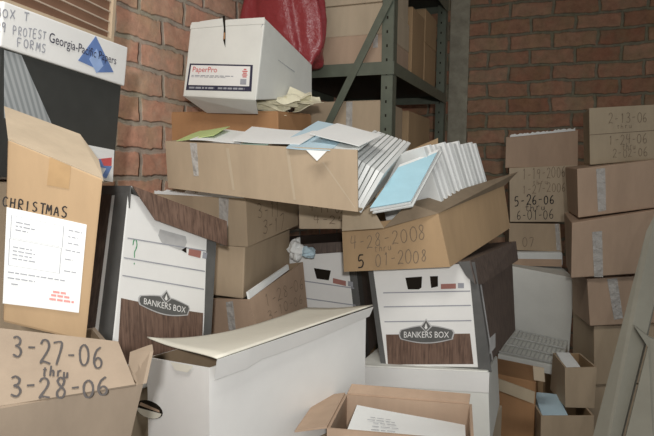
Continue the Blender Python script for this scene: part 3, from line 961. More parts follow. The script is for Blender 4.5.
# ------------------------------------------------------------------ open brown carton at the bottom with a sheet in it
fr = open_carton(BOX['front'], 'open brown carton holding a white sheet, bottom centre foreground', M['tan_pink'], inner=M['tan_pink'])
link('end_flap', prism([fr.T(.02, 1, 1), fr.T(.98, 1, 1), fr.T(.99, 1.12, 1.05), fr.T(.04, 1.12, 1.06)], V((0, 0, .004))), M['tan_pink'], fr.root)
link('side_flap', prism([fr.T(0, .0, 1), fr.T(0, 1, 1), fr.T(-.22, 1, .94), fr.T(-.24, .05, .92)], V((0, 0, .004))), M['tan_pink'], fr.root)
q = [at(344, 440, 1.32), at(466, 446, 1.30), at(465, 425, 1.46), at(357, 405, 1.50)]
ps = solo('printed_sheet', sheet(q, .0015, .003, 5), M['paper'], 'white printed sheet lying in the open brown carton at the bottom', 'paper')
S_ = Box([q[0], q[1], q[1] + V((0, .02, -.05)), q[0] + V((0, .02, -.05)), q[3], q[2], q[2] + V((0, .02, -.05)), q[3] + V((0, .02, -.05))])
S_.root = ps
lines(S_, 'front', rect(0, 0, 1, 1), [(.62, .16, .34), (.54, .14, .4), (.46, .2, .4), (.36, .2, .44), (.26, .2, .42)], M['ink_grey'], ps, t=.008, dash=1, off=.006, seed=3)
# ------------------------------------------------------------------ brown stack in the middle left
ca = open_carton(BOX['cartA'], 'tan carton with torn white rim, top of the stack beside the question-mark file box', M['tan'])
torn = bmesh.new()
rnd = random.Random(4)
for face, q0, q1, n in (('front', 0.02, .98, 40),):
    pts = []
    for i in range(n + 1):
        a = q0 + (q1 - q0) * i / n
        pts.append((ca.on(face, a, .97, .002), ca.on(face, a, 1.03 + rnd.uniform(0, .05), .003)))
    for i in range(n):
        lo_, hi_ = pts[i], pts[i + 1]
        prism([lo_[0], hi_[0], hi_[1], lo_[1]], V((0, .004, 0)), torn)
link('torn_paper_edge', torn, M['paper'], ca.root, label='torn white paper edge')
tape(ca, 'front', ca.quad('front', [(219, 197), (229, 198), (227, 250), (220, 250)]))
written(ca, 'right', ca.quad('right', [(256, 205), (280, 202), (280, 216), (257, 219)]), '3-11', M['ink_soft'], w=.0026)
written(ca, 'right', ca.quad('right', [(262, 222), (284, 214), (284, 228), (262, 235)]), '3-17', M['ink_soft'], w=.0032, seed=5)
cb = carton(BOX['cartB'], 'plain brown carton in the middle of the stack beside the question-mark file box', M['tan'])
seam(cb)
cc = open_carton(BOX['cartC'], 'brown carton dated in faint pencil, bottom of the stack behind the long white box', M['tan_pink'])
link('paper_edge', prism([cc.on('right', .02, 1.0, .001), cc.on('right', .72, 1.02, .001), cc.on('right', .72, 1.07, .001), cc.on('right', .03, 1.07, .001)], V((-.006, 0, 0))), M['paper'], cc.root, label='white paper edge along the rim')
tape(cc, 'front', cc.quad('front', [(226, 302), (233, 301), (236, 330), (229, 330)]))
written(cc, 'right', cc.quad('right', [(263, 297), (303, 277), (304, 288), (265, 308)]), '1-28-06', M['ink_soft'], w=.0024)
written(cc, 'right', cc.quad('right', [(266, 312), (302, 293), (303, 302), (268, 321)]), '3-10-06', M['ink_soft'], w=.0022, seed=7)
mi = carton(BOX['mid'], 'small tan carton with faint pencil dates, under the overhang of the big open carton', M['tan_light'])
written(mi, 'front', mi.quad('front', [(309, 203), (345, 206), (345, 214), (309, 211)]), '4-19-02', M['ink_soft'], w=.0024)
written(mi, 'front', mi.quad('front', [(313, 215), (345, 217), (345, 225), (313, 223)]), '4-24', M['ink_soft'], w=.0026, seed=3)

# crumpled scraps on the file box lid


def crumple(c, r, seed, flat=.6):
    bm = bmesh.new()
    bmesh.ops.create_icosphere(bm, subdivisions=3, radius=1)
    rnd = random.Random(seed)
    ph = [V((rnd.uniform(-1, 1), rnd.uniform(-1, 1), rnd.uniform(-1, 1))).normalized() * rnd.uniform(2, 6) for _ in range(6)]
    for v in bm.verts:
        d = 1 + sum(.09 * math.sin(v.co.dot(p) * 1.6 + i) for i, p in enumerate(ph)) + rnd.uniform(-.05, .05)
        v.co = V((v.co.x * r[0] * d, v.co.y * r[1] * d, v.co.z * r[2] * d)) + c
    return bm


solo('crumpled_paper', crumple(at(296, 249, 2.13), (.026, .03, .032), 1), M['paper'], 'crumpled white paper beside the brown stack, left of two scraps', 'paper', 'paper scraps')
solo('crumpled_paper', crumple(at(308, 252, 2.11), (.022, .022, .020), 2), M['paper_blue'], 'crumpled pale blue paper beside the brown stack, right of two scraps', 'paper', 'paper scraps')

# ------------------------------------------------------------------ dated carton with flared flaps on the right-hand file box
ap = open_carton(BOX['apr'], 'open brown carton marked 4-28-2008 in front, set on the right-hand woodgrain file box', M['tan_gold'])
written(ap, 'front', ap.quad('front', [(350, 237), (426, 225), (427, 239), (350, 250)]), '4-28-2008', M['ink_soft'], w=.0024)
written(ap, 'front', ap.quad('front', [(374, 245), (392, 243), (392, 250), (374, 252)]), 'thru', M['ink_soft'], w=.0016, seed=3)
written(ap, 'front', ap.quad('front', [(357, 254), (366, 253), (366, 267), (357, 268)]), '5', M['ink'], w=.0042, seed=9)
written(ap, 'front', ap.quad('front', [(368, 254), (428, 248), (428, 261), (368, 267)]), ' 01-2008', M['ink_soft'], w=.0026, seed=4)
fr_, rr_ = ap.c[5], ap.c[6]
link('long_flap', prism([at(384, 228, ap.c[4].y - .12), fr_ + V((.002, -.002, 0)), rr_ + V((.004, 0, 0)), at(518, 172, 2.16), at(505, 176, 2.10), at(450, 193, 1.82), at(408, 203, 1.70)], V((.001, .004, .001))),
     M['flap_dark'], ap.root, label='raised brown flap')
link('short_flap', prism([at(342, 231, 1.79), at(384, 228, 1.70), at(372, 207, 1.70), at(343, 199, 1.76)], V((0, .004, 0))), M['tan_light'], ap.root)
# envelopes standing on edge inside it
for k in range(12):
    v = .20 + k * .061
    u0, u1 = .34 + .02 * random.random(), .955
    lean = -.085
    h = 2.20 + .10 * random.random() - .012 * k
    dv = .030 + .012 * random.random()
    c = [ap.T(u0, v, .05), ap.T(u1, v, .05), ap.T(u1, v + dv, .05), ap.T(u0, v + dv, .05),
         ap.T(u0 - .05, v + lean, h), ap.T(u1 - .06, v + lean, h), ap.T(u1 - .06, v + dv + lean, h), ap.T(u0 - .05, v + dv + lean, h)]
    solo('envelope', hexa(c, .002), M['paper'] if k % 3 else M['paper2'],
         {0: 'white envelope standing in the dated carton, nearest the blue folder', 11: 'white envelope standing at the far right end of the dated carton'}.get(
             k, 'white envelope packed between others in the row standing in the dated carton'), 'envelope', 'envelopes standing in the dated carton')

# ------------------------------------------------------------------ big open carton of papers
bg = open_carton(BOX['big'], 'wide open carton overflowing with papers, across the middle of the pile', M['tan'], skip_right=True)
tape(bg, 'front', bg.quad('front', [(190, 143), (197, 143), (199, 176), (194, 176)]))
shape(bg, 'front', bg.quad('front', [(226, 148), (232, 148), (235, 190), (229, 190)]), [(0, 1), (.5, 1), (1, 0), (.6, 0)], M['tan_light'], 'crease', .0008, label='pale vertical crease')
shape(bg, 'front', bg.quad('front', [(286, 150), (292, 150), (296, 200), (290, 200)]), [(0, 1), (.5, 1), (1, 0), (.6, 0)], M['tan_light'], 'crease', .0008, label='pale vertical crease')
shape(bg, 'front', bg.quad('front', [(322, 162), (332, 162), (356, 208), (348, 208)]), [(0, 1), (.2, 1), (1, 0), (.85, 0)], M['tan_light'], 'crease', .0008, label='pale slanting crease')
link('end_flap', prism([at(405, 164, 1.84), at(438, 150, 1.93), at(438, 138, 1.94), at(410, 150, 1.86)], V((.001, .004, 0))), M['tan_gold'], bg.root)
# papers filling the carton nearly to the rim
fills = []
for k in range(3):
    w = .72 + k * .085
    q = [bg.T(.03, .06, w), bg.T(.93, .06, w), bg.T(.93, .94, w), bg.T(.03, .94, w)]
    solo('paper_sheet', sheet(q, .006, .002, 40 + k), M['paper2'], 'white paper deep in the pile filling the wide open carton', 'paper', 'buried papers in the wide carton')


def loose(px, Ys, mat, label, seed, bend=.004, th=.0016, name='paper_sheet'):
    q = [at(*p, Y) for p, Y in zip(px, Ys)]
    return solo(name, sheet(q, th, bend, seed), mat, label, 'paper', 'loose papers on the wide carton')


loose([(176, 140), (214, 136), (230, 128), (200, 131)], [1.76, 1.74, 1.86, 1.92], M['paper_green'], 'pale green sheet at the left end of the wide open carton', 1, .003)
loose([(190, 142), (240, 143), (264, 131), (222, 130)], [1.73, 1.71, 1.84, 1.90], M['paper'], 'white sheet beside the green sheet at the left of the wide carton', 2, .003)
loose([(240, 145), (268, 145), (272, 140), (250, 139)], [1.68, 1.67, 1.75, 1.77], M['paper_teal'], 'small grey green folder corner on the rim of the wide carton', 3, .002)
loose([(232, 142), (300, 145), (322, 131), (252, 128)], [1.70, 1.65, 1.76, 1.86], M['paper'], 'broad white sheet lying over the middle of the wide carton', 4, .004)
loose([(262, 136), (291, 138), (296, 131), (270, 131)], [1.78, 1.76, 1.88, 1.90], M['paper_teal'], 'dark green edged folder at the back of the wide carton', 5, .002)
loose([(286, 149), (330, 151), (345, 138), (300, 136)], [1.62, 1.59, 1.72, 1.76], M['paper_blue'], 'pale blue white sheet hanging to the front rim of the wide carton', 6, .003)
loose([(290, 138), (322, 141), (352, 128), (318, 122)], [1.72, 1.69, 1.80, 1.86], M['paper_blue'], 'blue grey sheet under the large white sheet at right of the pile', 7, .003)
loose([(310, 133), (359, 147), (382, 136), (337, 124)], [1.66, 1.60, 1.72, 1.80], M['paper'], 'large white sheet on top of the pile at the right of the wide carton', 8, .002)
loose([(330, 150), (356, 152), (372, 142), (344, 141)], [1.60, 1.58, 1.68, 1.70], M['paper2'], 'grey white sheet tucked under the large white sheet', 9, .003)
q = [at(306, 150, 1.585), at(327, 151, 1.575), at(317, 161, 1.565), at(315, 160.5, 1.566)]
solo('paper_corner', prism(q[:3], V((0, -.0015, 0))), M['paper'], 'folded white paper corner drooping over the front of the wide carton', 'paper', 'loose papers on the wide carton')

# folders leaning at the open right end
for k in range(9):
    B0 = at(361 - 4.4 * k, 213 - 1.0 * k, 1.615 + .004 * k)
    P0 = at(384 - 4.6 * k, 174 - 2.6 * k, 1.63 + .005 * k)
    Q0 = at(411 - 4.2 * k, 143 - 1.5 * k, 1.86 + .004 * k)
    n = (P0 - B0).cross(Q0 - P0).normalized()
    if n.x > 0:
        n = -n
    t = n * (.0085 + .004 * random.random())
    R0 = B0 + (Q0 - P0)
    solo('file_folder', hexa([B0, B0 + t, R0 + t, R0, P0, P0 + t, Q0 + t, Q0], .0008), M['paper'] if k % 2 else M['paper2'],
         {0: 'white folder leaning at the right end of the wide carton, next to the blue folder'}.get(k, 'white folder in the leaning row at the right end of the wide carton'),
         'folder', 'leaning folders in the wide carton')
q = [at(370, 208, 1.585), at(411, 201, 1.60), at(437, 153, 1.74), at(398, 168, 1.72)]
n = (q[1] - q[0]).cross(q[3] - q[0]).normalized()
if n.y < 0:
    n = -n
bfo = empty('blue_folder', (q[0] + q[1]) / 2, 0, 'pale blue folder leaning between the white folders and the envelopes', 'folder')
link('cover', sheet(q, .002, .002, 3), M['blue'], bfo)
tq = [q[3], q[2], q[2] + (q[2] - q[1]) * .08, q[3] + (q[3] - q[0]) * .08]
link('page_edge', sheet([p + n * .001 for p in tq], .002, .001, 4), M['paper'], bfo, label='white page edge')
for k in range(2):
    d = n * (.005 + .008 * k) + V((.006 * k, .0, .0))
    c = [q[0] + d, q[1] + d, q[1] + d + n * .006, q[0] + d + n * .006]
    tp2 = [q[3] + d + (q[3] - q[0]) * .14, q[2] + d + (q[2] - q[1]) * .14]
    c += [tp2[0], tp2[1], tp2[1] + n * .006, tp2[0] + n * .006]
    solo('file_folder', hexa(c, .001), M['paper2'] if k % 2 else M['paper'], 'white folder stacked close behind the pale blue folder', 'folder', 'white folders behind the blue folder')

# ------------------------------------------------------------------ carton behind, white copier carton, wrap, red bag
be = carton(BOX['behind'], 'orange brown carton standing behind the wide open carton, under the white printed carton', M['orange'])
seam(be, M['orange'])
pp = carton(BOX['paperpro'], 'white paper carton with a navy-framed printed label, perched high by the left brick wall', M['offwhite'], 'paper_carton')
lbq = pp.quad('front', [(190, 63.5), (253, 65), (251.5, 91.5), (186, 90)])
lo2 = patch(pp, 'front', lbq, M['ink_navy'], 'label_border', off=.001)
patch(pp, 'front', sub(lbq, .03, .19, .965, .94), M['white'], 'label_field', off=.0018, parent=lo2)
printed(pp, 'front', sub(lbq, .07, .62, .46, .88), 'PaperPro', M['logo_red'], 'brand_name', .003, lo2)
lines(pp, 'front', lbq, [(.55, .06, .72)], M['ink_grey'], lo2, t=.016, dash=1, off=.0026, seed=1)
lines(pp, 'front', lbq, [(.50, .06, .60)], M['ink_grey'], lo2, t=.010, dash=1, off=.0027, seed=3)
lines(pp, 'front', lbq, [(.09, .05, .45), (.09, .5, .9)], M['ink_grey'], lo2, t=.035, dash=1, off=.0026, seed=2)
shape(pp, 'front', sub(lbq, .83, .25, .92, .46), rect(0, 0, 1, 1), M['ink_grey'], 'label_block', .0026, lo2)
lines(pp, 'front', lbq, [(.82, .87, .91), (.75, .85, .93), (.68, .86, .92), (.61, .85, .93), (.54, .86, .92)], M['logo_red'], lo2, t=.02, off=.0026, name='label_marks')
# torn top edge and tear in the middle of the front
tb = bmesh.new()
pts = [(191, 25), (201, 21.5), (214, 19.5), (223, 18.5), (223.5, 26), (190.5, 29)]
prism([pp.on('front', *pp.ab('front', *p), .002) for p in pts], V((0, .004, 0)), tb)
pts = [(226, 20), (240, 19), (265, 17.5), (265, 24), (226, 26)]
prism([pp.on('front', *pp.ab('front', *p), .002) for p in pts], V((0, .004, 0)), tb)
link('torn_edge', tb, M['offwhite'], pp.root)
shape(pp, 'front', pp.quad('front', [(222, 16), (229, 16), (229, 48), (222, 48)]), [(.1, 1), (.45, 1), (.55, .5), (.5, .02), (.2, .25), (.3, .6)], M['slot'], 'tear', .0016)
shape(pp, 'front', pp.quad('front', [(222, 16), (229, 16), (229, 48), (222, 48)]), [(.3, .45), (.5, .5), (.5, .3), (.25, .25)], M['orange'], 'tear_lining', .0022)
shape(pp, 'front', pp.quad('front', [(258, 19), (268, 19), (268, 28), (258, 28)]), [(.4, 1), (.62, .6), (.3, 0), (.5, .6)], M['ink_grey'], 'corner_crease', .001)
lines(pp, 'right', pp.quad('right', [(278, 58), (296, 70), (296, 76), (278, 62)]), [(.5, .0, .9)], M['ink_grey'], pp.root, t=.08, dash=1, name='pencil_mark', off=.0012)

link('crushed_bottom_edge', prism([pp.c[0], pp.c[1], at(258, 114, pp.c[1].y + .05), at(207, 113, pp.c[0].y + .05)], V((0, .004, .002))), M['offwhite'], pp.root)
wb = bmesh.new()
rnd = random.Random(11)
for k in range(16):
    cx, cy = 258 + rnd.uniform(0, 46), 108 - rnd.uniform(0, 13)
    w, h, tl = rnd.uniform(10, 22), rnd.uniform(2, 6), rnd.uniform(-6, 4)
    Y = 2.03 + rnd.uniform(0, .10)
    q = [at(cx - w, cy + h + tl, Y), at(cx + w, cy + h - tl, Y), at(cx + w * .8, cy - h - tl * 1.5, Y + .06), at(cx - w * .7, cy - h + tl, Y + .06)]
    s = sheet(q, .0015, .016, 60 + k, 8)
    me = bpy.data.meshes.new('t')
    s.to_mesh(me)
    s.free()
    wb.from_mesh(me)
    bpy.data.meshes.remove(me)
solo('plastic_wrap', wb, M['wrap'], 'crumpled cream plastic wrap in front of the white printed carton', 'plastic wrap')


def bag(ctr, size, seed):
    bm = bmesh.new()
    bmesh.ops.create_icosphere(bm, subdivisions=5, radius=1)
    rnd = random.Random(seed)
    ph = [(V((rnd.uniform(-1, 1), rnd.uniform(-1, 1), rnd.uniform(-.4, .4))).normalized() * rnd.uniform(4, 13), rnd.uniform(0, 6), rnd.uniform(.02, .05)) for _ in range(12)]
    for v in bm.verts:
        c = v.co.copy()
        sx = lambda t: math.copysign(abs(t) ** .6, t)
        d = 1 + sum(a * math.sin(c.dot(p) + o) for p, o, a in ph)
        zz = sx(c.z)
        f = 1 - .18 * max(0, zz)
        v.co = V((sx(c.x) * size[0] * d * f, sx(c.y) * size[1] * d * f, zz * size[2] * (1 + .4 * (d - 1))))
        v.co = Matrix.Rotation(math.radians(-24), 3, 'Z') @ v.co + ctr
    return bm


# ------------------------------------------------------------------ steel rack
A = V((.232, 2.35, 0))                     # near post
dF = V((-.914, .407, 0)).normalized()      # along the end frame, towards the left wall
dS = V((.35, .937, 0)).normalized()        # along the rack
SZ = 1.492                                 # top of the loaded shelf
LEN, WID = 1.02, .56
rk = empty('steel_rack', A, 0, 'grey green steel rack with a diagonal brace, in the brick corner', 'rack')


def post(p, name='post'):
    """angle post with a row of slots on its front leg"""
    bm = bmesh.new()
    w = .046
    f = [p + dF * -.0, p + dF * w]
    hexa([p, p + dF * w, p + dF * w + dS * .003, p + dS * .003] + [q + V((0, 0, 2.3)) for q in (p, p + dF * w, p + dF * w + dS * .003, p + dS * .003)], 0, bm)
    hexa([p, p + dF * .003, p + dF * .003 + dS * w, p + dS * w] + [q + V((0, 0, 2.3)) for q in (p, p + dF * .003, p + dF * .003 + dS * w, p + dS * w)], 0, bm)
    o = link(name, bm, M['rack'], rk)
    sl = bmesh.new()
    for i in range(42):
        z = .25 + i * .05
        c = p + dF * .026 - dS * .0006 + V((0, 0, z))
        prism([c + dF * -.003 + V((0, 0, -.005)), c + dF * .003 + V((0, 0, -.005)), c + dF * .003 + V((0, 0, .005)), c + dF * -.003 + V((0, 0, .005))], dS * .0005, sl)
    link('slots', sl, M['slot'], o)
    return o


post(A)
post(A + dF * (WID - .046))
post(A + dS * LEN)
post(A + dS * LEN + dF * (WID - .046))


def shelf(z):
    bm = bmesh.new()
    z0, z1 = V((0, 0, z - .012)), V((0, 0, z))
    c = [A - dS * .004, A + dF * WID - dS * .004, A + dF * WID + dS * (LEN + .03), A + dS * (LEN + .03)]
    hexa([c[0] + z0, c[3] + z0, c[2] + z0, c[1] + z0, c[0] + z1, c[3] + z1, c[2] + z1, c[1] + z1], 0, bm)
    o = link('shelf', bm, M['rack_dark'], rk)
    for k, (p, q) in enumerate(((c[0], c[1]), (c[0], c[3]), (c[3], c[2]), (c[1], c[2]))):
        b2 = bmesh.new()
        t = V((0, 0, 1)).cross((q - p).normalized()) * .003
        if (k == 0 and t.dot(dS) > 0) or (k == 1 and t.dot(dF) > 0):
            t = -t
        z2 = V((0, 0, z - .045))
        zz = V((0, 0, z + .001))
        hexa([p + z2, q + z2, q + z2 + t, p + z2 + t, p + zz, q + zz, q + zz + t, p + zz + t], 0, b2)
        link('shelf_beam', b2, M['rack'], o)


for z in (.62, 1.03, SZ, 1.95):
    shelf(z)
bm = bmesh.new()
b_lo = A + dF * .50 + V((0, 0, .80)) - dS * .012
b_hi = A + dF * .015 + V((0, 0, 1.715)) - dS * .012
bar(bm, b_lo, b_hi, .028, .004, dF)
link('diagonal_brace', bm, M['rack'], rk)


def rack_box(f0, s0, w, d, z, h, mat, label, group='cartons on the steel rack', tp=None, side=None, tilt=0):
    o = A + dF * f0 + dS * s0
    W, D = -dF * w, dS * d
    b = [o + dF * w + V((0, 0, z)), o + V((0, 0, z)), o + D + V((0, 0, z)), o + dF * w + D + V((0, 0, z))]
    c8 = b + [p + V((0, 0, h)) + dF * tilt for p in b]
    B = carton(c8, label, mat, group=group)
    seam(B, mat)
    if tp is not None:
        tape(B, 'front', rect(tp, .55, tp + .07, 1.0))
        tape(B, 'top', rect(tp, .0, tp + .07, 1.0))
    return B


rack_box(.05, .03, .28, .40, SZ + .002, .105, M['tan_pink'], 'tan carton resting on the rack shelf, lowest of three beside the brace', tp=.86)
rack_box(.05, .035, .28, .40, SZ + .110, .112, M['tan_light'], 'tan carton in the middle of three on the rack shelf beside the brace')
rack_box(.055, .03, .275, .40, SZ + .225, .13, M['tan_light'], 'tan carton topmost of three on the rack shelf beside the brace')
rack_box(.04, .45, .30, .24, SZ + .002, .30, M['tan_dark'], 'brown carton standing midway along the rack shelf, behind the near stack')
rack_box(.04, .71, .30, .26, SZ + .002, .20, M['tan_dark'], 'low brown carton at the far end of the rack shelf, tape at its corner', tp=.8)
rack_box(.04, .71, .30, .26, SZ + .205, .15, M['tan_dark'], 'brown carton on top of the low carton at the far end of the rack shelf')
rack_box(.055, .03, .36, .34, 1.032, .325, M['tan'], 'tan carton with clear tape on the lower rack shelf, left of the near post', tp=.62)
rack_box(.05, .46, .30, .45, 1.032, .325, M['tan_gold'], 'brown carton on the lower rack shelf, right of the near post')
bagm = bag(at(281, 22, 2.42), (.165, .075, .20), 5)
solo('plastic_bag', bagm, M['bag'], 'dark red plastic bag stuffed on the rack behind the white printed carton', 'bag', smooth=True)

# ------------------------------------------------------------------ stacks on the right
R1 = carton(BOX['r1'], 'tan carton with torn white top edge, top of the stack against the right brick wall', M['tan_pink'])
tb = bmesh.new()
rnd = random.Random(14)
pts = []
for i in range(41):
    a = .06 + .9 * i / 40
    pts.append((R1.on('front', a, .985, .003), R1.on('front', a, 1.03 + rnd.uniform(0, .05), .003)))
for i in range(40):
    prism([pts[i][0], pts[i + 1][0], pts[i + 1][1], pts[i][1]], V((0, .006, 0)), tb)
link('torn_paper_edge', tb, M['paper'], R1.root, label='torn white top edge')
R2 = carton(BOX['r2'], 'tan carton covered in marker dates, under the torn-topped carton', M['tan_light'])
written(R2, 'front', R2.quad('front', [(522, 170), (566, 166), (566, 177), (522, 180)]), '1-19-2006', M['ink_soft'], w=.0024)
written(R2, 'front', R2.quad('front', [(532, 180), (548, 179), (548, 184), (532, 185)]), 'thru', M['ink_soft'], w=.0018, seed=2)
written(R2, 'front', R2.quad('front', [(522, 186), (566, 182), (566, 191), (522, 194)]), '1-27-2006', M['ink_soft'], w=.0024, seed=3)
written(R2, 'front', R2.quad('front', [(514, 196), (555, 194), (555, 203), (514, 206)]), '5-26-06', M['ink'], w=.0046, seed=4)
written(R2, 'front', R2.quad('front', [(524, 205), (546, 203), (546, 210), (524, 211)]), 'thru', M['ink'], w=.0026, seed=5)
written(R2, 'front', R2.quad('front', [(516, 211), (554, 210), (554, 219), (516, 220)]), '6-01-06', M['ink'], w=.003, seed=6)
link('raised_flap', prism([R2.on('right', .0, 1.0, .002), R2.on('right', .05, .1, .002), at(567, 222, 2.80), at(570, 205, 2.80)], V((.003, .003, 0))), M['tan_dark'], R2.root)
R3 = carton(BOX['r3'], 'small tan carton with a faint mark, under the carton covered in dates', M['tan'])
written(R3, 'front', R3.quad('front', [(522, 238), (534, 238), (534, 247), (522, 247)]), '07', M['ink_soft'], w=.003)
tape(R3, 'front', rect(.9, .05, .98, 1))
PL = carton(BOX['pale'], 'pale grey flat carton under the small tan carton on the right', M['paper2'], 'flat_carton', bev=.012)
patch(PL, 'front', rect(0.02, 0.03, .98, .52), M['tan_pink'], 'lower_band')
WB = carton(BOX['wbox'], 'tall white board box standing behind the wire rack on the right', M['offwhite'], 'storage_box')

C1 = carton(BOX['c1'], 'greyish carton with two rows of faded dates, top of the right-hand stack', M['tan_grey'])
lines(C1, 'front', rect(0, 0, 1, 1), [(.53, 0, 1)], M['ink_soft'], C1.root, t=.006, name='flap_seam', off=.001)
written(C1, 'front', C1.quad('front', [(608, 114), (648, 112), (648, 122), (608, 124)]), '2-13-06', M['ink_soft'], w=.0022)
written(C1, 'front', C1.quad('front', [(616, 124), (632, 123), (632, 128), (616, 129)]), 'thru', M['ink_soft'], w=.0016, seed=2)
written(C1, 'front', C1.quad('front', [(608, 136), (648, 133), (648, 143), (608, 145)]), '1-24-06', M['ink_soft'], w=.0022, seed=3)
written(C1, 'front', C1.quad('front', [(622, 143), (636, 142), (636, 149), (622, 150)]), 'thru', M['ink_soft'], w=.0016, seed=4)
written(C1, 'front', C1.quad('front', [(612, 150), (648, 147), (648, 156), (612, 158)]), '2-02-06', M['ink_soft'], w=.002, seed=5)
C2 = carton(BOX['c2'], 'plain tan carton with shiny tape, second from the top of the right-hand stack', M['tan_pink'])
tape(C2, 'front', C2.quad('front', [(596, 169), (605, 168), (606, 210), (598, 212)]))
C3 = carton(BOX['c3'], 'tan carton with wrinkled tape, third from the top of the right-hand stack', M['tan_pink'])
tape(C3, 'front', C3.quad('front', [(592, 232), (602, 231), (603, 277), (594, 277)]))
C4 = carton(BOX['c4'], 'tan carton with slanting tape, fourth from the top of the right-hand stack', M['tan_pink'])
tape(C4, 'front', C4.quad('front', [(607, 279), (617, 278), (623, 318), (614, 320)]))
C5 = carton(BOX['c5'], 'brown carton behind the leaning boards, fifth from the top of the right-hand stack', M['tan'])
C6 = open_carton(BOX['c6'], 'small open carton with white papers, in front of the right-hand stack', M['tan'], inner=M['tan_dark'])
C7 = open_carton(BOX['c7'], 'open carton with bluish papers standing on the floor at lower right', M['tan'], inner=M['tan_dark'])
for B_, lab, m_, w in ((C6, 'white papers heaped in the small open carton at lower right', M['paper'], .88), (C7, 'bluish white papers heaped in the open carton on the floor at lower right', M['paper_blue'], .95)):
    q = [B_.T(.08, .10, w - .12), B_.T(.6, .10, w - .16), B_.T(.55, .93, w + .02), B_.T(.08, .93, w + .06)]
    solo('paper_heap', sheet(q, .02, .006, 21), m_, lab, 'paper')

# wire rack lying in front of the white box
wk = empty('wire_rack', at(532, 350, 2.55), 0, 'white wire rack lying in front of the tall white board box', 'rack')
g = [at(498, 351, 2.50), at(560, 364, 2.47), at(568, 341, 2.62), at(512, 329, 2.66)]


def gb(u, v):
    return g[0] * (1 - u) * (1 - v) + g[1] * u * (1 - v) + g[2] * u * v + g[3] * (1 - u) * v


bm = bmesh.new()
for k in range(4):
    bar(bm, gb(0, k / 3), gb(1, k / 3), .005, .005, V((0, 1, 0)))
link('long_wire', bm, M['wire'], wk)
bm = bmesh.new()
for k in range(15):
    bar(bm, gb(k / 14, 0), gb(k / 14, 1), .0035, .0035)
link('cross_wire', bm, M['wire'], wk)
pl = hexa([p + V((0, 0, -.05)) for p in g] + [p + V((0, 0, -.012)) for p in g], .003)
solo('shelf_board', pl, M['offwhite'], 'pale board edge under the white wire rack', 'board')

# leaning painted boards, far right
P1 = [at(592, 440, 1.62), at(622, 440, 1.60), at(646, 346, 1.74), at(660, 280, 1.82), at(661, 205, 1.93), at(655, 214, 1.92), at(646, 232, 1.90)]


def to_floor(lo, hi):
    d = (lo - hi)
    return lo + d * (lo.z / -d.z)


P1[0], P1[1] = to_floor(P1[0], P1[6]), to_floor(P1[1], P1[2])
solo('painted_board', prism(P1, V((.012, .022, 0))), M['board'], 'pale painted board leaning in front of the right-hand cartons, left of two', 'board', 'leaning boards')
P2 = [at(625, 440, 1.56), at(668, 440, 1.54), at(668, 345, 1.70), at(650, 338, 1.71), at(634, 326, 1.72), at(648, 347, 1.69)]
P2[0] = to_floor(P2[0], P2[5])
P2[1] = to_floor(P2[1], P2[2])
solo('painted_board', prism(P2, V((.008, .018, 0))), M['board'], 'pale painted board at the right edge, in front of the other board', 'board', 'leaning boards')

# reddish brown carton and board scraps on the floor, lower right
c8 = [at(478, 470, 2.22), at(532, 470, 2.16), at(545, 455, 2.36), at(495, 452, 2.44), at(490, 372, 2.26), at(536, 382, 2.20), at(536, 366, 2.40), at(497, 358, 2.46)]
c8 = [V(p) for p in c8]
for i in range(4):
    c8[i].z = .0
OC = carton(c8, 'orange brown carton at lower right beside the dark file box', M['orange'])
st_ = prism([at(486, 374, 2.10), at(535, 392, 2.06), at(534, 404, 2.055), at(487, 386, 2.095)], V((.0, .006, .0)))
link('loose_flap', st_, M['tan_grey'], OC.root)
link('end_flap', prism([at(533, 366, 2.15), at(544, 368, 2.15), at(545, 382, 2.14), at(534, 380, 2.14)], V((0, .004, 0))), M['tan_light'], OC.root)


# ------------------------------------------------------------------ lower layers that carry the pile
def under(x0, x1, y0, y1, z0, z1, label, rz=0, mat='tan', n=1):
    c, s = math.cos(rz), math.sin(rz)
    mx, my = (x0 + x1) / 2, (y0 + y1) / 2
    for k in range(n):
        za, zb = z0 + (z1 - z0) * k / n + (.001 if k else 0), z0 + (z1 - z0) * (k + 1) / n
        pts = []
        for z in (za, zb):
            for x, y in ((x0, y0), (x1, y0), (x1, y1), (x0, y1)):
                dx, dy = x - mx, y - my
                pts.append(V((mx + c * dx - s * dy, my + s * dx + c * dy, z)))
        B = carton(pts, label[k] if isinstance(label, (list, tuple)) else label, M[mat], group='cartons under the pile')
        tape(B, 'front', rect(.46, .5, .54, 1))
under(-.60, -.34, .92, 1.17, 0, .499, 'tan carton on the floor under the carton dated 3-27-06', math.radians(36), 'tan_pink')
under(-.27, -.01, 1.28, 1.78, 0, .449, 'wide tan carton on the floor under the long white file box', math.radians(-39), 'tan')
under(-.33, -.08, 1.89, 2.19, 0, .449, 'brown carton on the floor under the brown middle stack', math.radians(-25), 'tan')
under(-.59, -.36, 1.41, 1.60, 0, .599, ['tan carton on the floor beneath the question-mark file box, lower of two', 'tan carton directly under the question-mark file box, upper of two'], math.radians(54), 'tan_light', 2)
under(-.15, .17, 2.19, 2.47, 0, .43, 'brown carton on the floor under the half-hidden file box', math.radians(-17), 'tan_dark')
under(.21, .51, 1.75, 2.08, 0, .359, 'tan carton on the floor under the plain white box', math.radians(-26), 'tan_light')
under(.04, .32, 1.31, 1.51, 0, .299, 'tan carton on the floor under the open carton with the sheet', math.radians(-11), 'tan_pink')
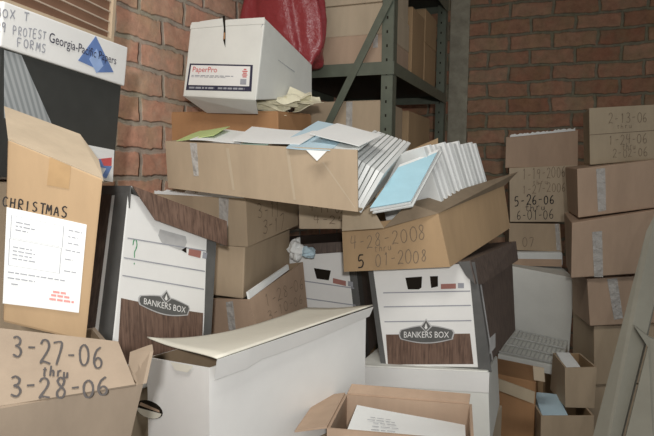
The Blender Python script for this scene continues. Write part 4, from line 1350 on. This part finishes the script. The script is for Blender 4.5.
under(-.79, -.57, 1.17, 1.35, 0, 1.07, ['tan carton on the floor behind the shipping-label carton', 'tan carton in the middle of the column under the black paper carton', 'tan carton directly under the black paper carton'], math.radians(72), 'tan', 3)
under(1.02, 1.26, 2.42, 2.66, 0, .291, 'brown carton on the floor at the foot of the right-hand stack', 0, 'tan')
under(.80, 1.05, 2.71, 2.95, 0, .289, 'brown carton on the floor under the tall white board box', math.radians(-6), 'tan_dark')
under(.69, .87, 2.47, 2.62, 0, .302, 'brown carton on the floor under the wire rack', math.radians(-10), 'tan_dark')

# ------------------------------------------------------------------ camera and light
cam = bpy.data.cameras.new('camera')
cam.sensor_width = 36
cam.lens = 36 * F / 654
cam.clip_start = .02
co = bpy.data.objects.new('camera', cam)
col.objects.link(co)
m3 = Matrix((rt, up, -fw)).transposed()
co.matrix_world = Matrix.Translation(EYE) @ m3.to_4x4()
bpy.context.scene.camera = co

fl_ = bpy.data.lights.new('camera_flash', 'SPOT')       # the flash of the camera
fl_.energy = FLASH
fl_.spot_size = math.radians(66)
fl_.spot_blend = .9
fl_.shadow_soft_size = .03
fl_.color = (1.0, .975, .96)
fo = bpy.data.objects.new('camera_flash', fl_)
col.objects.link(fo)
fo.location = EYE - fw * .45 + up * .14 + rt * .03
tgt = at(235, 190, 2.0)
fo.rotation_euler = (tgt - fo.location).to_track_quat('-Z', 'Y').to_euler()

al = bpy.data.lights.new('overhead_fill', 'AREA')  # unseen fill light added overhead to brighten upward faces like the box lid
al.energy = FILL
al.shape = 'RECTANGLE'
al.size, al.size_y = 1.2, .3
al.color = (1.0, .97, .93)
ao = bpy.data.objects.new('overhead_fill', al)
col.objects.link(ao)
ao.location = (-.3, .3, 2.66)

w = bpy.data.worlds.new('room_light')
bpy.context.scene.world = w
w.use_nodes = True
w.node_tree.nodes['Background'].inputs[0].default_value = (.95, .98, 1.0, 1)
w.node_tree.nodes['Background'].inputs[1].default_value = AMB
vs_ = bpy.context.scene.view_settings
vs_.view_transform = 'Standard'
vs_.look = 'None'
vs_.exposure = EXPO
vs_.gamma = 1
vs_.use_curve_mapping = False
